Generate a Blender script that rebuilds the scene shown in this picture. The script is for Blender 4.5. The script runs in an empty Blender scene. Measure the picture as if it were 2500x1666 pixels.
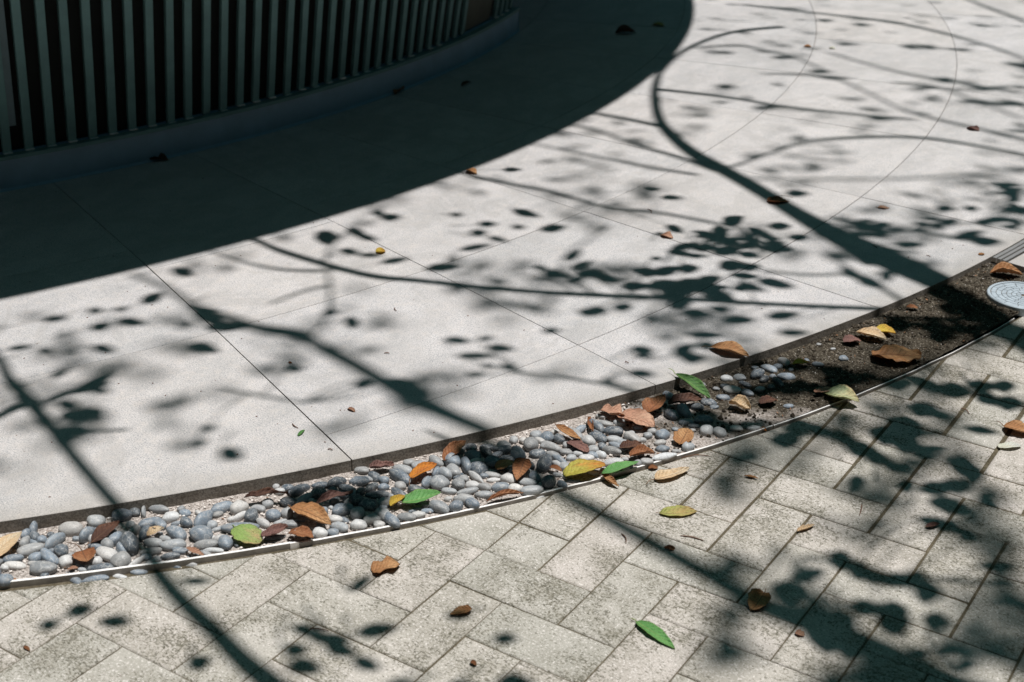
import bpy, bmesh, math, random
from mathutils import Vector, Matrix, noise
random.seed(7)
PI = math.pi
scene = bpy.context.scene
COL = scene.collection

# ------------------------------------------------------------ camera
RIGHT = Vector((0.83504678, 0.55011586, 0.0083316))
DOWN = Vector((0.24445854, -0.35742356, -0.90138139))
FWD = Vector((-0.49288629, 0.75473236, -0.43294592))
CAM = Vector((0.83412982, -2.25109703, 1.40510534))
F = 3363.91                       # focal length in pixels of a 2500 wide picture
cd = bpy.data.cameras.new('camera'); cam = bpy.data.objects.new('camera', cd); COL.objects.link(cam)
cam.matrix_world = Matrix(((RIGHT.x, -DOWN.x, -FWD.x, CAM.x), (RIGHT.y, -DOWN.y, -FWD.y, CAM.y), (RIGHT.z, -DOWN.z, -FWD.z, CAM.z), (0, 0, 0, 1)))
cd.sensor_width = 36; cd.lens = F / 2500 * 36; cd.clip_start = 0.05; cd.clip_end = 500
cd.dof.use_dof = True; cd.dof.focus_distance = 2.85; cd.dof.aperture_fstop = 5.0
scene.camera = cam

# ------------------------------------------------------------ light
SUN_EL, SUN_AZ = math.radians(80.0), math.radians(30.0)      # azimuth from +x, counter-clockwise
SUN = Vector((math.cos(SUN_EL) * math.cos(SUN_AZ), math.cos(SUN_EL) * math.sin(SUN_AZ), math.sin(SUN_EL)))
world = bpy.data.worlds.new('World'); scene.world = world; world.use_nodes = True
wn = world.node_tree.nodes; wl = world.node_tree.links
sky = wn.new('ShaderNodeTexSky'); sky.sky_type = 'NISHITA'; sky.sun_disc = False
sky.sun_elevation = SUN_EL; sky.sun_rotation = PI / 2 - SUN_AZ
tint = wn.new('ShaderNodeMix'); tint.data_type = 'RGBA'; tint.blend_type = 'MULTIPLY'; tint.inputs[0].default_value = 1; tint.inputs[7].default_value = (.38, 1.0, .80, 1)
wl.new(sky.outputs[0], tint.inputs[6]); wl.new(tint.outputs[2], wn['Background'].inputs[0]); wn['Background'].inputs[1].default_value = 0.05
sd = bpy.data.lights.new('sun', 'SUN'); sd.energy = 5.0; sd.angle = math.radians(0.6); sd.color = (1.0, 0.98, 0.965)
so = bpy.data.objects.new('sun', sd); COL.objects.link(so); so.location = (0, 0, 9)
so.rotation_euler = (-SUN).to_track_quat('-Z', 'Y').to_euler()
scene.view_settings.view_transform = 'Standard'; scene.view_settings.look = 'None'
scene.view_settings.gamma = 1; scene.view_settings.exposure = 0.03; scene.view_settings.use_curve_mapping = False
scene.cycles.max_bounces = 6; scene.cycles.diffuse_bounces = 3

# ------------------------------------------------------------ plan of the place (metres)
SLAB = 0.03                                   # walkway above the patio
CB = Vector((-6.14, 1.62))                    # centre of the round building
KC, KR = Vector((-5.1606, 2.3972)), 5.3108    # outer edge of the walkway
SC, SR = Vector((-3.898, 1.8453)), 4.1702     # metal edging
PV = 0.11                                     # width of a paver


def un(x, y, z=0.0):
    d = RIGHT * ((x - 1250) / F) + DOWN * ((y - 833) / F) + FWD
    return CAM + d * ((z - CAM.z) / d.z)


def pr(p):
    q = p - CAM; w = q.dot(FWD)
    return Vector((1250 + F * q.dot(RIGHT) / w, 833 + F * q.dot(DOWN) / w)), w


def pol(c, r, a, z=0.0):
    return Vector((c.x + r * math.cos(a), c.y + r * math.sin(a), z))


def bed_z(x, y):
    a = math.degrees(math.atan2(y - KC.y, x - KC.x))
    t = min(1, max(0, (a + 40) / 28))
    return 0.003 + 0.011 * t * t


# ------------------------------------------------------------ helpers
def link(o, parent=None):
    COL.objects.link(o)
    if parent: o.parent = parent
    return o


def mesh(name, verts, faces, mat=None, smooth=False, uv=None):
    me = bpy.data.meshes.new(name); me.from_pydata([tuple(v) for v in verts], [], faces); me.update()
    if mat: me.materials.append(mat)
    if smooth: me.polygons.foreach_set('use_smooth', [True] * len(me.polygons))
    if uv:
        l = me.uv_layers.new(name='map')
        for i, lp in enumerate(me.loops): l.data[i].uv = uv[lp.vertex_index]
    return me


def obj(name, me, parent=None):
    return link(bpy.data.objects.new(name, me), parent)


def empty(name, loc=(0, 0, 0)):
    o = bpy.data.objects.new(name, None); o.location = loc; o.empty_display_size = .1
    return link(o)


def tag(o, label=None, cat=None, group=None, kind=None):
    if label: o['label'] = label
    if cat: o['category'] = cat
    if group: o['group'] = group
    if kind: o['kind'] = kind
    return o


class MB:
    def __init__(s): s.v = []; s.f = []
    def add(s, vs, fs):
        n = len(s.v); s.v += [Vector(v) for v in vs]; s.f += [[n + i for i in f] for f in fs]
    def prism(s, poly, z0, z1, bevel=0.0, tilt=None):
        """upright prism over a convex outline, with a small chamfer round the top"""
        n = len(poly); tz = tilt or (lambda p: 0.0)
        rings = [[Vector((p[0], p[1], z0)) for p in poly]]
        if bevel:
            inn = inset(poly, bevel)
            rings.append([Vector((p[0], p[1], z1 - bevel * .8 + tz(p))) for p in poly])
            rings.append([Vector((p[0], p[1], z1 + tz(p))) for p in inn])
        else: rings.append([Vector((p[0], p[1], z1 + tz(p))) for p in poly])
        vs = [v for r in rings for v in r]; fs = []
        for k in range(len(rings) - 1):
            for i in range(n):
                j = (i + 1) % n; fs.append([k * n + i, k * n + j, (k + 1) * n + j, (k + 1) * n + i])
        fs.append([(len(rings) - 1) * n + i for i in range(n)])
        s.add(vs, fs)
    def tube(s, pts, rad, seg=8, cap=True):
        m = len(pts); rings = []
        for i, p in enumerate(pts):
            t = (pts[min(i + 1, m - 1)] - pts[max(i - 1, 0)]).normalized()
            a = t.cross(Vector((0, 0, 1)));
            if a.length < .05: a = t.cross(Vector((0, 1, 0)))
            a.normalize(); b = t.cross(a)
            r = rad[i] if isinstance(rad, (list, tuple)) else rad
            rings += [p + (a * math.cos(k * 2 * PI / seg) + b * math.sin(k * 2 * PI / seg)) * r for k in range(seg)]
        fs = [[i * seg + k, i * seg + (k + 1) % seg, (i + 1) * seg + (k + 1) % seg, (i + 1) * seg + k] for i in range(m - 1) for k in range(seg)]
        if cap: fs += [[k for k in range(seg)][::-1], [(m - 1) * seg + k for k in range(seg)]]
        s.add(rings, fs)
    def build(s, name, mat, parent=None, smooth=False):
        return obj(name, mesh(name, s.v, s.f, mat, smooth), parent)


def area(p): return sum(p[i][0] * p[(i + 1) % len(p)][1] - p[(i + 1) % len(p)][0] * p[i][1] for i in range(len(p))) / 2


def inset(poly, d):
    n = len(poly); out = []
    sgn = 1 if area(poly) > 0 else -1
    for i in range(n):
        p0, p1, p2 = (Vector(poly[k][:2]) for k in ((i - 1) % n, i, (i + 1) % n))
        e1 = (p1 - p0); e2 = (p2 - p1)
        if e1.length < 1e-7 or e2.length < 1e-7: out.append(p1); continue
        e1.normalize(); e2.normalize()
        n1 = Vector((-e1.y, e1.x)) * sgn; n2 = Vector((-e2.y, e2.x)) * sgn
        k = n1 + n2; q = k.length_squared
        out.append(p1 + k * (2 * d / q if q > .3 else d))
    return out


def clip(poly, nx, ny, c):
    """keep the side where nx*x + ny*y >= c"""
    out = []
    for i in range(len(poly)):
        a, b = poly[i], poly[(i + 1) % len(poly)]
        da, db = nx * a[0] + ny * a[1] - c, nx * b[0] + ny * b[1] - c
        if da >= 0: out.append(a)
        if (da >= 0) != (db >= 0):
            t = da / (da - db); out.append((a[0] + (b[0] - a[0]) * t, a[1] + (b[1] - a[1]) * t))
    return out


# ------------------------------------------------------------ materials
class M:
    def __init__(s, name, rough=.8, spec=.3):
        s.m = bpy.data.materials.new(name); s.m.use_nodes = True
        s.n = s.m.node_tree.nodes; s.l = s.m.node_tree.links; s.b = s.n['Principled BSDF']
        s.b.inputs['Roughness'].default_value = rough; s.b.inputs['Specular IOR Level'].default_value = spec
        s._pos = None
    def pos(s):
        if not s._pos: s._pos = s.n.new('ShaderNodeNewGeometry').outputs['Position']
        return s._pos
    def xform(s, vec, scale=(1, 1, 1), rot=0):
        k = s.n.new('ShaderNodeMapping'); k.inputs['Scale'].default_value = scale; k.inputs['Rotation'].default_value = (0, 0, rot)
        s.l.new(vec, k.inputs[0]); return k.outputs[0]
    def offs(s, vec, amount=13.0):
        """shift the pattern by a random amount per object so that pieces do not repeat"""
        r = s.n.new('ShaderNodeObjectInfo').outputs['Random']
        m = s.n.new('ShaderNodeVectorMath'); m.operation = 'MULTIPLY_ADD'
        c = s.n.new('ShaderNodeCombineXYZ')
        for i in range(3): s.l.new(r, c.inputs[i])
        s.l.new(c.outputs[0], m.inputs[0]); m.inputs[1].default_value = (amount, amount * 1.7, amount * .6); s.l.new(vec, m.inputs[2])
        return m.outputs[0]
    def noise(s, scale, detail=4, rough=.5, vec=None, dist=0):
        k = s.n.new('ShaderNodeTexNoise'); k.inputs['Scale'].default_value = scale; k.inputs['Detail'].default_value = detail
        k.inputs['Roughness'].default_value = rough; k.inputs['Distortion'].default_value = dist
        s.l.new(vec or s.pos(), k.inputs['Vector']); return k.outputs['Fac']
    def vor(s, scale, vec=None, feat='F1', out='Distance', rnd=1):
        k = s.n.new('ShaderNodeTexVoronoi'); k.inputs['Scale'].default_value = scale; k.feature = feat; k.inputs['Randomness'].default_value = rnd
        s.l.new(vec or s.pos(), k.inputs['Vector']); return k.outputs[out]
    def ramp(s, fac, stops, interp='LINEAR'):
        k = s.n.new('ShaderNodeValToRGB'); e = k.color_ramp.elements; k.color_ramp.interpolation = interp
        while len(e) < len(stops): e.new(.5)
        for q, (p, c) in zip(e, stops):
            q.position = p; q.color = (c, c, c, 1) if isinstance(c, (int, float)) else (*c, 1)
        s.l.new(fac, k.inputs[0]); return k.outputs[0]
    def mix(s, fac, a, b, mode='MIX'):
        k = s.n.new('ShaderNodeMix'); k.data_type = 'RGBA'; k.blend_type = mode; k.clamp_result = False
        for sock, v in ((k.inputs[0], fac), (k.inputs[6], a), (k.inputs[7], b)):
            if isinstance(v, (int, float)): sock.default_value = v if sock == k.inputs[0] else (v, v, v, 1)
            elif isinstance(v, tuple): sock.default_value = (*v, 1)
            else: s.l.new(v, sock)
        return k.outputs[2]
    def math(s, op, a, b=0.0):
        k = s.n.new('ShaderNodeMath'); k.operation = op
        for sock, v in ((k.inputs[0], a), (k.inputs[1], b)):
            if isinstance(v, (int, float)): sock.default_value = v
            else: s.l.new(v, sock)
        return k.outputs[0]
    def rand(s): return s.n.new('ShaderNodeObjectInfo').outputs['Random']
    def bump(s, h, dist=.001, strength=1.0, prev=None):
        k = s.n.new('ShaderNodeBump'); k.inputs['Distance'].default_value = dist; k.inputs['Strength'].default_value = strength
        s.l.new(h, k.inputs['Height'])
        if prev: s.l.new(prev, k.inputs['Normal'])
        s.l.new(k.outputs[0], s.b.inputs['Normal']); return k.outputs[0]
    def color(s, c):
        if isinstance(c, tuple): s.b.inputs['Base Color'].default_value = (*c, 1)
        else: s.l.new(c, s.b.inputs['Base Color'])
        return s


def mat_slab():
    m = M('pale_granite_paving', .72, .3); p = m.pos()
    base = m.ramp(m.noise(3.1, 5, .6, m.offs(p, 3)), [(.3, (.475, .452, .442)), (.7, (.565, .54, .528))])
    streak = m.noise(11, 6, .68, m.offs(m.xform(p, (1, .4, 1), .5), 5))
    base = m.mix(m.ramp(streak, [(.42, 0), (.72, .7)]), base, (.34, .335, .33))
    spk = m.noise(330, 3, .8)
    base = m.mix(m.ramp(spk, [(.38, 1), (.50, 0)]), base, (.20, .21, .225))
    base = m.mix(m.ramp(m.noise(300, 2, .6, m.xform(p, (1.1, 1, 1))), [(.56, 0), (.70, .8)]), base, (.70, .66, .64))
    base = m.mix(m.ramp(m.noise(46, 3, .6), [(.50, 0), (.8, .5)]), base, (.55, .50, .46))
    pit = m.ramp(m.vor(75, p), [(.045, 1), (.075, 0)])
    pit2 = m.mix(m.ramp(m.noise(9, 2), [(.48, 0), (.56, 1)]), 0.0, pit)
    base = m.mix(pit2, base, (.16, .13, .11))
    wat = m.ramp(m.noise(1.6, 6, .7, m.offs(p, 2), .6), [(.44, 0), (.50, .35), (.53, .0), (.62, .0), (.75, .4)])
    base = m.mix(wat, base, (.33, .315, .30))
    dk = m.n.new('ShaderNodeVectorMath'); dk.operation = 'DISTANCE'; m.l.new(m.xform(p, (1, 1, 0)), dk.inputs[0]); dk.inputs[1].default_value = (KC.x, KC.y, 0)
    rim = m.math('ADD', dk.outputs['Value'], m.math('MULTIPLY', m.math('SUBTRACT', m.noise(14, 5, .7), .5), .10))
    base = m.mix(m.ramp(m.math('MULTIPLY', m.math('SUBTRACT', rim, KR - .12), 8.0), [(.35, 0), (1, .5)]), base, (.30, .275, .24))
    base = m.mix(1.0, base, m.ramp(m.rand(), [(0, (.93, .935, .94)), (.5, (1.0, .985, .97)), (1, (1.02, 1.02, 1.03))]), 'MULTIPLY')
    m.color(base); b = m.bump(spk, .0007, .8); m.bump(m.noise(24, 4, .6), .0012, .5, b)
    return m.m


def mat_slab_side():
    m = M('weathered_granite_edge', .9, .1); p = m.pos()
    c = m.ramp(m.noise(25, 6, .7, m.xform(p, (1, 1, 3))), [(.3, (.19, .165, .135)), (.55, (.29, .26, .225)), (.8, (.42, .385, .345))])
    c = m.mix(m.ramp(m.noise(300, 2), [(.4, .5), (.55, 0)]), c, (.07, .06, .05))
    m.color(c); m.bump(m.noise(120, 5, .7), .002, .8); return m.m


def mat_paver():
    m = M('mossy_concrete_paver', .88, .2); p = m.pos(); q = m.offs(p, 4)
    base = m.ramp(m.noise(9, 6, .62, q), [(.3, (.32, .30, .262)), (.5, (.415, .39, .35)), (.75, (.52, .485, .45))])
    base = m.mix(1.0, base, m.ramp(m.rand(), [(0, (.88, .89, .87)), (.5, (1.0, .985, .965)), (1, (1.07, 1.03, 1.03))]), 'MULTIPLY')
    fine = m.noise(330, 3, .75)
    base = m.mix(m.ramp(fine, [(.36, .7), (.49, 0)]), base, (.24, .225, .19))
    base = m.mix(m.ramp(m.noise(290, 2, .6, q), [(.56, 0), (.68, .8)]), base, (.74, .69, .65))
    patch = m.noise(8.5, 4, .62, m.offs(p, 9))
    dirt = m.noise(55, 5, .7, m.offs(m.xform(p, (1, 1.3, 1), .4), 3))
    base = m.mix(m.ramp(m.math('ADD', dirt, m.math('MULTIPLY', m.math('SUBTRACT', patch, .5), .9)), [(.50, 0), (.74, .55)]), base, (.25, .23, .185))
    # algae: fine elongated specks that crowd together in patches, along two directions
    for k, (sc_, rot, st) in enumerate((((1, 2.1, 1), .5, .568), ((1.9, 1, 1), .9, .605))):
        sp = m.noise(150, 3, .66, m.xform(m.offs(p, 4 + k), sc_, rot))
        th = m.math('ADD', sp, m.math('MULTIPLY', m.math('SUBTRACT', patch, .5), .42))
        base = m.mix(m.ramp(th, [(st - .008, 0), (st + .035, .85)]), base, m.ramp(m.noise(90, 2), [(.4, (.085, .078, .055)), (.65, (.165, .15, .115))]))
    wht = m.ramp(m.vor(52, m.xform(p, (1, 1, 1), .3)), [(.028, 1), (.05, 0)])
    base = m.mix(m.math('MULTIPLY', wht, .7), base, (.80, .77, .72))
    m.color(base); b = m.bump(fine, .0012, .9); m.bump(m.noise(60, 4, .65), .0016, .7, b)
    return m.m


def mat_sand(name, a, b, c, spark=.0):
    m = M(name, .95, .1); p = m.pos()
    base = m.ramp(m.noise(140, 5, .75), [(.32, a), (.52, b), (.72, c)])
    base = m.mix(m.ramp(m.noise(11, 4, .6), [(.4, .0), (.7, .6)]), base, a)
    if spark:
        base = m.mix(m.ramp(m.vor(260, out='Distance'), [(.16, spark), (.3, 0)]), base, (.62, .56, .50))
    m.color(base); m.bump(m.noise(260, 5, .75), .004, 1.0); return m.m


def mat_gravel_bed():
    """pinkish grit at the left end that turns to dark soil towards the manhole"""
    m = M('grit_and_soil_bed', .95, .1); p = m.pos()
    sx = m.n.new('ShaderNodeSeparateXYZ'); m.l.new(p, sx.inputs[0])
    t = m.math('ADD', m.math('MULTIPLY', sx.outputs['Y'], .95), m.math('MULTIPLY', m.math('SUBTRACT', m.noise(9, 4, .6), .5), 1.1))
    soil = m.ramp(t, [(-.0, 0), (.22, 1)])
    grit = m.ramp(m.noise(210, 4, .8), [(.33, (.14, .115, .095)), (.48, (.44, .38, .34)), (.62, (.74, .67, .62))])
    earth = m.ramp(m.noise(190, 5, .8), [(.36, (.018, .014, .010)), (.50, (.06, .048, .034)), (.58, (.13, .108, .08)), (.64, (.46, .41, .34))])
    earth = m.mix(m.ramp(m.noise(22, 4, .65), [(.42, 0), (.72, .6)]), earth, (.095, .083, .064))
    m.color(m.mix(soil, grit, earth)); m.bump(m.noise(230, 5, .8), .005, 1.0); return m.m


def mat_pebble():
    m = M('river_pebble', .5, .4)
    oi = m.n.new('ShaderNodeObjectInfo'); tc = m.n.new('ShaderNodeTexCoord').outputs['Object']
    v = m.offs(tc, 20)
    c = m.mix(m.ramp(m.noise(2.2, 5, .65, v), [(.35, .0), (.7, .55)]), oi.outputs['Color'], m.mix(1.0, oi.outputs['Color'], (.62, .66, .72), 'MULTIPLY'))
    c = m.mix(m.ramp(m.noise(1.3, 3, .6, m.xform(v, (1, 1, 1), 1)), [(.56, 0), (.75, .5)]), c, (.50, .47, .43))
    c = m.mix(m.ramp(m.noise(330, 3, .7), [(.38, .35), (.5, 0)]), c, (.10, .10, .10))
    c = m.mix(m.ramp(m.noise(420, 2, .7), [(.6, 0), (.7, .35)]), c, (.6, .57, .53))
    vn = m.math('ABSOLUTE', m.math('SUBTRACT', m.noise(1.1, 3, .5, m.xform(v, (1, 1, 1), 2)), .5))
    c = m.mix(m.ramp(vn, [(.006, .55), (.018, 0)]), c, (.55, .54, .52))
    gn = m.n.new('ShaderNodeNewGeometry'); sn = m.n.new('ShaderNodeSeparateXYZ'); m.l.new(gn.outputs['Normal'], sn.inputs[0])
    dust = m.math('MULTIPLY', m.ramp(m.noise(120, 5, .75), [(.45, 0), (.68, .5)]), m.ramp(sn.outputs['Z'], [(.2, .35), (.9, .6)]))
    c = m.mix(dust, c, (.38, .345, .31))
    m.color(c); m.l.new(m.ramp(m.noise(3, 3, .6, v), [(.3, .36), (.7, .62)]), m.b.inputs['Roughness'])
    m.bump(m.noise(9, 5, .7, v), .0008, .5); return m.m


def mat_grain():
    m = M('grit_grain', .85, .2); p = m.pos()
    c = m.ramp(m.noise(170, 1, .5), [(.3, (.24, .20, .18)), (.45, (.52, .46, .41)), (.55, (.70, .63, .58)), (.7, (.82, .77, .73))])
    m.color(c); return m.m


def mat_plain(name, col, rough=.5, metal=0.0, nscale=20, var=.15, bump=0.0):
    m = M(name, rough, .4); m.b.inputs['Metallic'].default_value = metal
    m.color(m.mix(m.ramp(m.noise(nscale, 5, .65), [(.3, 0), (.7, 1)]), tuple(c * (1 - var) for c in col), tuple(min(1, c * (1 + var)) for c in col)))
    if bump: m.bump(m.noise(nscale * 6, 4, .6), bump, .6)
    return m.m


def mat_leaf(name, c1, c2, vein, spot=(.05, .03, .02), spots=.3, trans=.25, rough=.55, split=.5):
    m = M(name, rough, .35)
    uv = m.n.new('ShaderNodeTexCoord').outputs['UV']; sx = m.n.new('ShaderNodeSeparateXYZ'); m.l.new(uv, sx.inputs[0])
    u, v = sx.outputs['X'], sx.outputs['Y']                  # u along the leaf, v across (-1..1)
    av = m.math('ABSOLUTE', v)
    pp = m.offs(uv, 7)
    c = m.mix(m.ramp(m.math('ADD', m.math('MULTIPLY', m.noise(1.8, 4, .6, pp), .9), m.math('MULTIPLY', m.math('SUBTRACT', u, .5), .35)), [(split - .12, 0), (split + .12, 1)]), c1, c2)
    # side veins sweep forward from the midrib
    w = m.math('SINE', m.math('MULTIPLY', m.math('SUBTRACT', u, m.math('MULTIPLY', av, .22)), 52.0))
    c = m.mix(m.ramp(w, [(.80, 0), (.98, .45)]), c, vein)
    c = m.mix(m.ramp(av, [(.02, .8), (.06, 0)]), c, vein)
    c = m.mix(m.ramp(m.noise(5.5, 4, .7, pp), [(.60, 0), (.68, spots)]), c, spot)
    c = m.mix(m.ramp(m.noise(16, 4, .75, pp), [(.36, .6), (.54, 0)]), c, m.mix(1.0, c, .42, 'MULTIPLY'))
    c = m.mix(m.ramp(m.noise(7, 4, .7, m.xform(pp, (1, 2, 1))), [(.55, 0), (.75, .4)]), c, m.mix(1.0, c, 1.45, 'MULTIPLY'))
    c = m.mix(m.ramp(av, [(.9, 0), (1, .45)]), c, spot)
    m.color(c)
    h = m.math('ADD', m.math('MULTIPLY', w, .25), m.noise(9, 4, .65, pp)); m.bump(h, .0025, .9)
    tr = m.n.new('ShaderNodeBsdfTranslucent'); m.l.new(c, tr.inputs[0])
    mx = m.n.new('ShaderNodeMixShader'); mx.inputs[0].default_value = trans
    out = m.n['Material Output']; m.l.new(m.b.outputs[0], mx.inputs[1]); m.l.new(tr.outputs[0], mx.inputs[2]); m.l.new(mx.outputs[0], out.inputs[0])
    return m.m


SLABM, SIDEM, PAVM, PEBM = mat_slab(), mat_slab_side(), mat_paver(), mat_pebble()
JOINTM = mat_sand('mossy_joint_sand', (.075, .06, .037), (.15, .125, .085), (.25, .21, .155))
DARKBED = mat_sand('dark_mortar_bed', (.06, .048, .036), (.13, .10, .072), (.24, .19, .14))
BEDM = mat_gravel_bed(); GRAINM = mat_grain()
STEEL = mat_plain('brushed_steel', (.72, .71, .70), .38, .85, 60, .08, .0003)
PALE_METAL = mat_plain('pale_edging_metal', (.86, .83, .80), .5, .1, 60, .06, .0003)
STRIPSIDE = mat_plain('dirty_edging_side', (.30, .27, .24), .8, .0, 40, .3, .0005)
COVERM = mat_plain('galvanised_cover', (.44, .50, .545), .5, .35, 35, .16, .0004)
GROOVEM = mat_plain('dirty_groove', (.10, .075, .05), .9, 0, 90, .3)
PLINTHM = mat_plain('blue_grey_plinth', (.30, .44, .56), .6, 0, 9, .12, .0006)
SLATM = mat_plain('grey_green_slat', (.15, .28, .28), .45, .2, 14, .14, .0004)
WALLM = mat_plain('dark_wall_board', (.012, .014, .013), .85, 0, 9, .2)
DOORM = mat_plain('dark_brown_panel', (.09, .09, .07), .7, 0, 9, .2)
ROOFM = mat_plain('dark_roof_soffit', (.025, .03, .03), .8, 0, 3, .1)
BARKM = mat_plain('grey_bark', (.17, .14, .115), .95, 0, 18, .35, .004)
TREELEAFM = mat_leaf('tree_leaf_green', (.045, .105, .028), (.06, .13, .035), (.09, .15, .05), trans=.12)
TWIGM = mat_plain('brown_twig', (.13, .065, .04), .9, 0, 60, .3)

# ------------------------------------------------------------ ground
g = MB(); g.add([(-60, -60, -.09), (60, -60, -.09), (60, 60, -.09), (-60, 60, -.09)], [[0, 1, 2, 3]])
tag(g.build('ground', mat_plain('packed_earth', (.14, .12, .095), .95, 0, 4, .2)), kind='structure')

# ------------------------------------------------------------ walkway of ring-shaped slabs
RINGS = [3.90, 4.70, 5.145, 5.72, 6.30, 6.90, 7.5]


def r_kerb(a):
    d = Vector((math.cos(a), math.sin(a))); q = CB - KC; b = q.dot(d)
    return -b + math.sqrt(b * b - (q.length_squared - KR * KR))


def joint_angle(k, r): return math.radians(-20.30 + 6.78 * k - .55 * (r - 4.436) + .0)


nseg = 160
v = []; f = []
for i in range(nseg + 1):
    a = math.radians(-75 + 150 * i / nseg)
    v += [pol(CB, 2.6, a, SLAB - .004), pol(CB, r_kerb(a) - .012, a, SLAB - .004), pol(CB, r_kerb(a) - .012, a, -.09)]
for i in range(nseg): f += [[3 * i, 3 * i + 1, 3 * i + 4, 3 * i + 3], [3 * i + 1, 3 * i + 2, 3 * i + 5, 3 * i + 4]]
walkway = obj('walkway', mesh('walkway', v, f, DARKBED)); tag(walkway, kind='structure')
GAP = .0009; RGAP = .0012
for k in range(-6, 9):
    RG = [3.90, 4.55, 5.145, 9.0] if k < 0 else ([3.90, 4.70] if k == 0 else [3.90, 4.55]) + RINGS[2:]
    if k >= 5: RG = [2.62, 3.26] + RG
    for ri in range(len(RG) - 1):
        r0, r1 = RG[ri], RG[ri + 1]
        n = 12; outer = []; inner = []
        for i in range(n + 1):
            t = i / n
            def ang(r):
                a0, a1 = joint_angle(k, r) + RGAP / r, joint_angle(k + 1, r) - RGAP / r
                return a0 + (a1 - a0) * t
            ro = min(r1, 6.4) - GAP
            for _ in range(3): ro = min(r1 - GAP, r_kerb(ang(ro)))
            outer.append((ro, ang(ro))); inner.append((r0 + GAP, ang(r0 + GAP)))
        if max(o[0] for o in outer) < r0 + .02: continue
        keep = [i for i in range(n + 1) if outer[i][0] > inner[i][0] + .002]
        if len(keep) < 2: continue
        top = SLAB + random.uniform(-.0003, .0003); vs = []; fs = []
        edge = outer[n // 2][0] < r1 - .01 or any(o[0] < r1 - .01 for o in outer)
        th = .026 if edge else .011
        for i in keep:
            (ro, ao), (rn, an) = outer[i], inner[i]
            e = .0009
            vs += [pol(CB, rn, an, top - e), pol(CB, rn + e, an, top), pol(CB, ro - e, ao, top), pol(CB, ro, ao, top - e), pol(CB, ro, ao, top - th), pol(CB, rn, an, top - th)]
        m_ = len(keep)
        for i in range(m_ - 1):
            o = 6 * i
            for a_, b_ in ((0, 1), (1, 2), (2, 3), (3, 4), (5, 0)): fs.append([o + a_, o + b_, o + 6 + b_, o + 6 + a_])
        fs += [[0, 5, 4, 3, 2, 1], [6 * (m_ - 1) + q for q in range(6)]]
        me = mesh('paving_slab', vs, fs, SLABM); me.materials.append(SIDEM)
        for p in me.polygons:
            if abs(p.normal.z) < .5 and (p.center.z < top - .005): p.material_index = 1
        obj('paving_slab', me, walkway)

# slabs beyond the end of the gutter, across the slotted drain rail
A_END = math.radians(-11.95)
outer_pave = MB()
outer_pave.add([pol(KC, KR + .05, A_END, SLAB - .02)] + [pol(KC, r, A_END + math.radians(a), SLAB - .02) for r, a in ((8, 0), (8, 30), (KR + .05, 30))], [[0, 1, 2, 3]])
outer = outer_pave.build('side_pavement', DARKBED); tag(outer, kind='structure')
for i in range(5):
    for j in range(3):
        r0, r1 = KR + .05 + j * .60, KR + .05 + (j + 1) * .60 - .002
        a0, a1 = A_END + math.radians(6 * i) + (.0002 if i else 0), A_END + math.radians(6 * (i + 1)) - .0002
        poly = [pol(KC, r0, a0 + (a1 - a0) * t / 6) for t in range(7)] + [pol(KC, r1, a1 + (a0 - a1) * t / 6) for t in range(7)]
        mb = MB(); mb.prism([(p.x, p.y) for p in poly], SLAB - .014, SLAB, .0008)
        obj('paving_slab', mesh('paving_slab', mb.v, mb.f, SLABM), outer)

# ------------------------------------------------------------ patio: herringbone pavers
bed = MB(); st = []
for i in range(90):
    a = math.radians(-75 + 100 * i / 89); st.append((pol(SC, SR + .001, a, -.0022), pol(SC, SR + 4.5, a, -.0022)))
for i in range(89): bed.add([st[i][0], st[i][1], st[i + 1][1], st[i + 1][0]], [[0, 1, 2, 3]])
patio = bed.build('patio', JOINTM); tag(patio, kind='structure')


def cut_strip(poly):
    cx = sum(p[0] for p in poly) / len(poly); cy = sum(p[1] for p in poly) / len(poly)
    d = Vector((cx, cy)) - SC; a = math.degrees(math.atan2(d.y, d.x)); d.normalize()
    gap = .012 if a < -40 else (.008 if a < -33 else .004)
    for _ in range(2):
        q = clip(poly, d.x, d.y, d.dot(SC) + SR + gap)
        if len(q) < 3: return None
        cx = sum(p[0] for p in q) / len(q); cy = sum(p[1] for p in q) / len(q)
        d = (Vector((cx, cy)) - SC).normalized()
    return q


cells = []
for j in range(-26, 22):
    for s0 in range(-30, 26):
        if (s0 - (-1 - j)) % 4 == 0:
            if j == 0 and s0 == -1: cells += [(-1.55, 0, j, j + 1), (0, 1, j, j + 1)]
            elif j == -5 and s0 == -4: cells += [(-4.55, -3, j, j + 1), (-3, -2, j, j + 1)]
            else: cells.append((s0, s0 + 2, j, j + 1))
for a in range(-30, 26):
    for v0 in range(-28, 22):
        if (v0 - (1 - a)) % 4 == 0:
            if a == -2 and v0 == -1: cells.append((a, a + 1, -1, 0))
            elif a == -5 and v0 == -6: cells.append((a, a + 1, -6, -5))
            else: cells.append((a, a + 1, v0, v0 + 2))
far = MB(); count = 0; jobs = []
for (u0, u1, v0, v1) in cells:
    c = Vector(((u0 + u1) / 2 * PV, (v0 + v1) / 2 * PV, 0))
    (px, py), w = pr(c)
    if w < .2: continue
    q = (c.xy - SC).length
    if q > SR + 2.6 or q < SR - .2: continue
    off = max(0, -px, px - 2500, py - 1666)
    jobs.append((off, u0, u1, v0, v1))
jobs.sort(key=lambda t: t[0])
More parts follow.
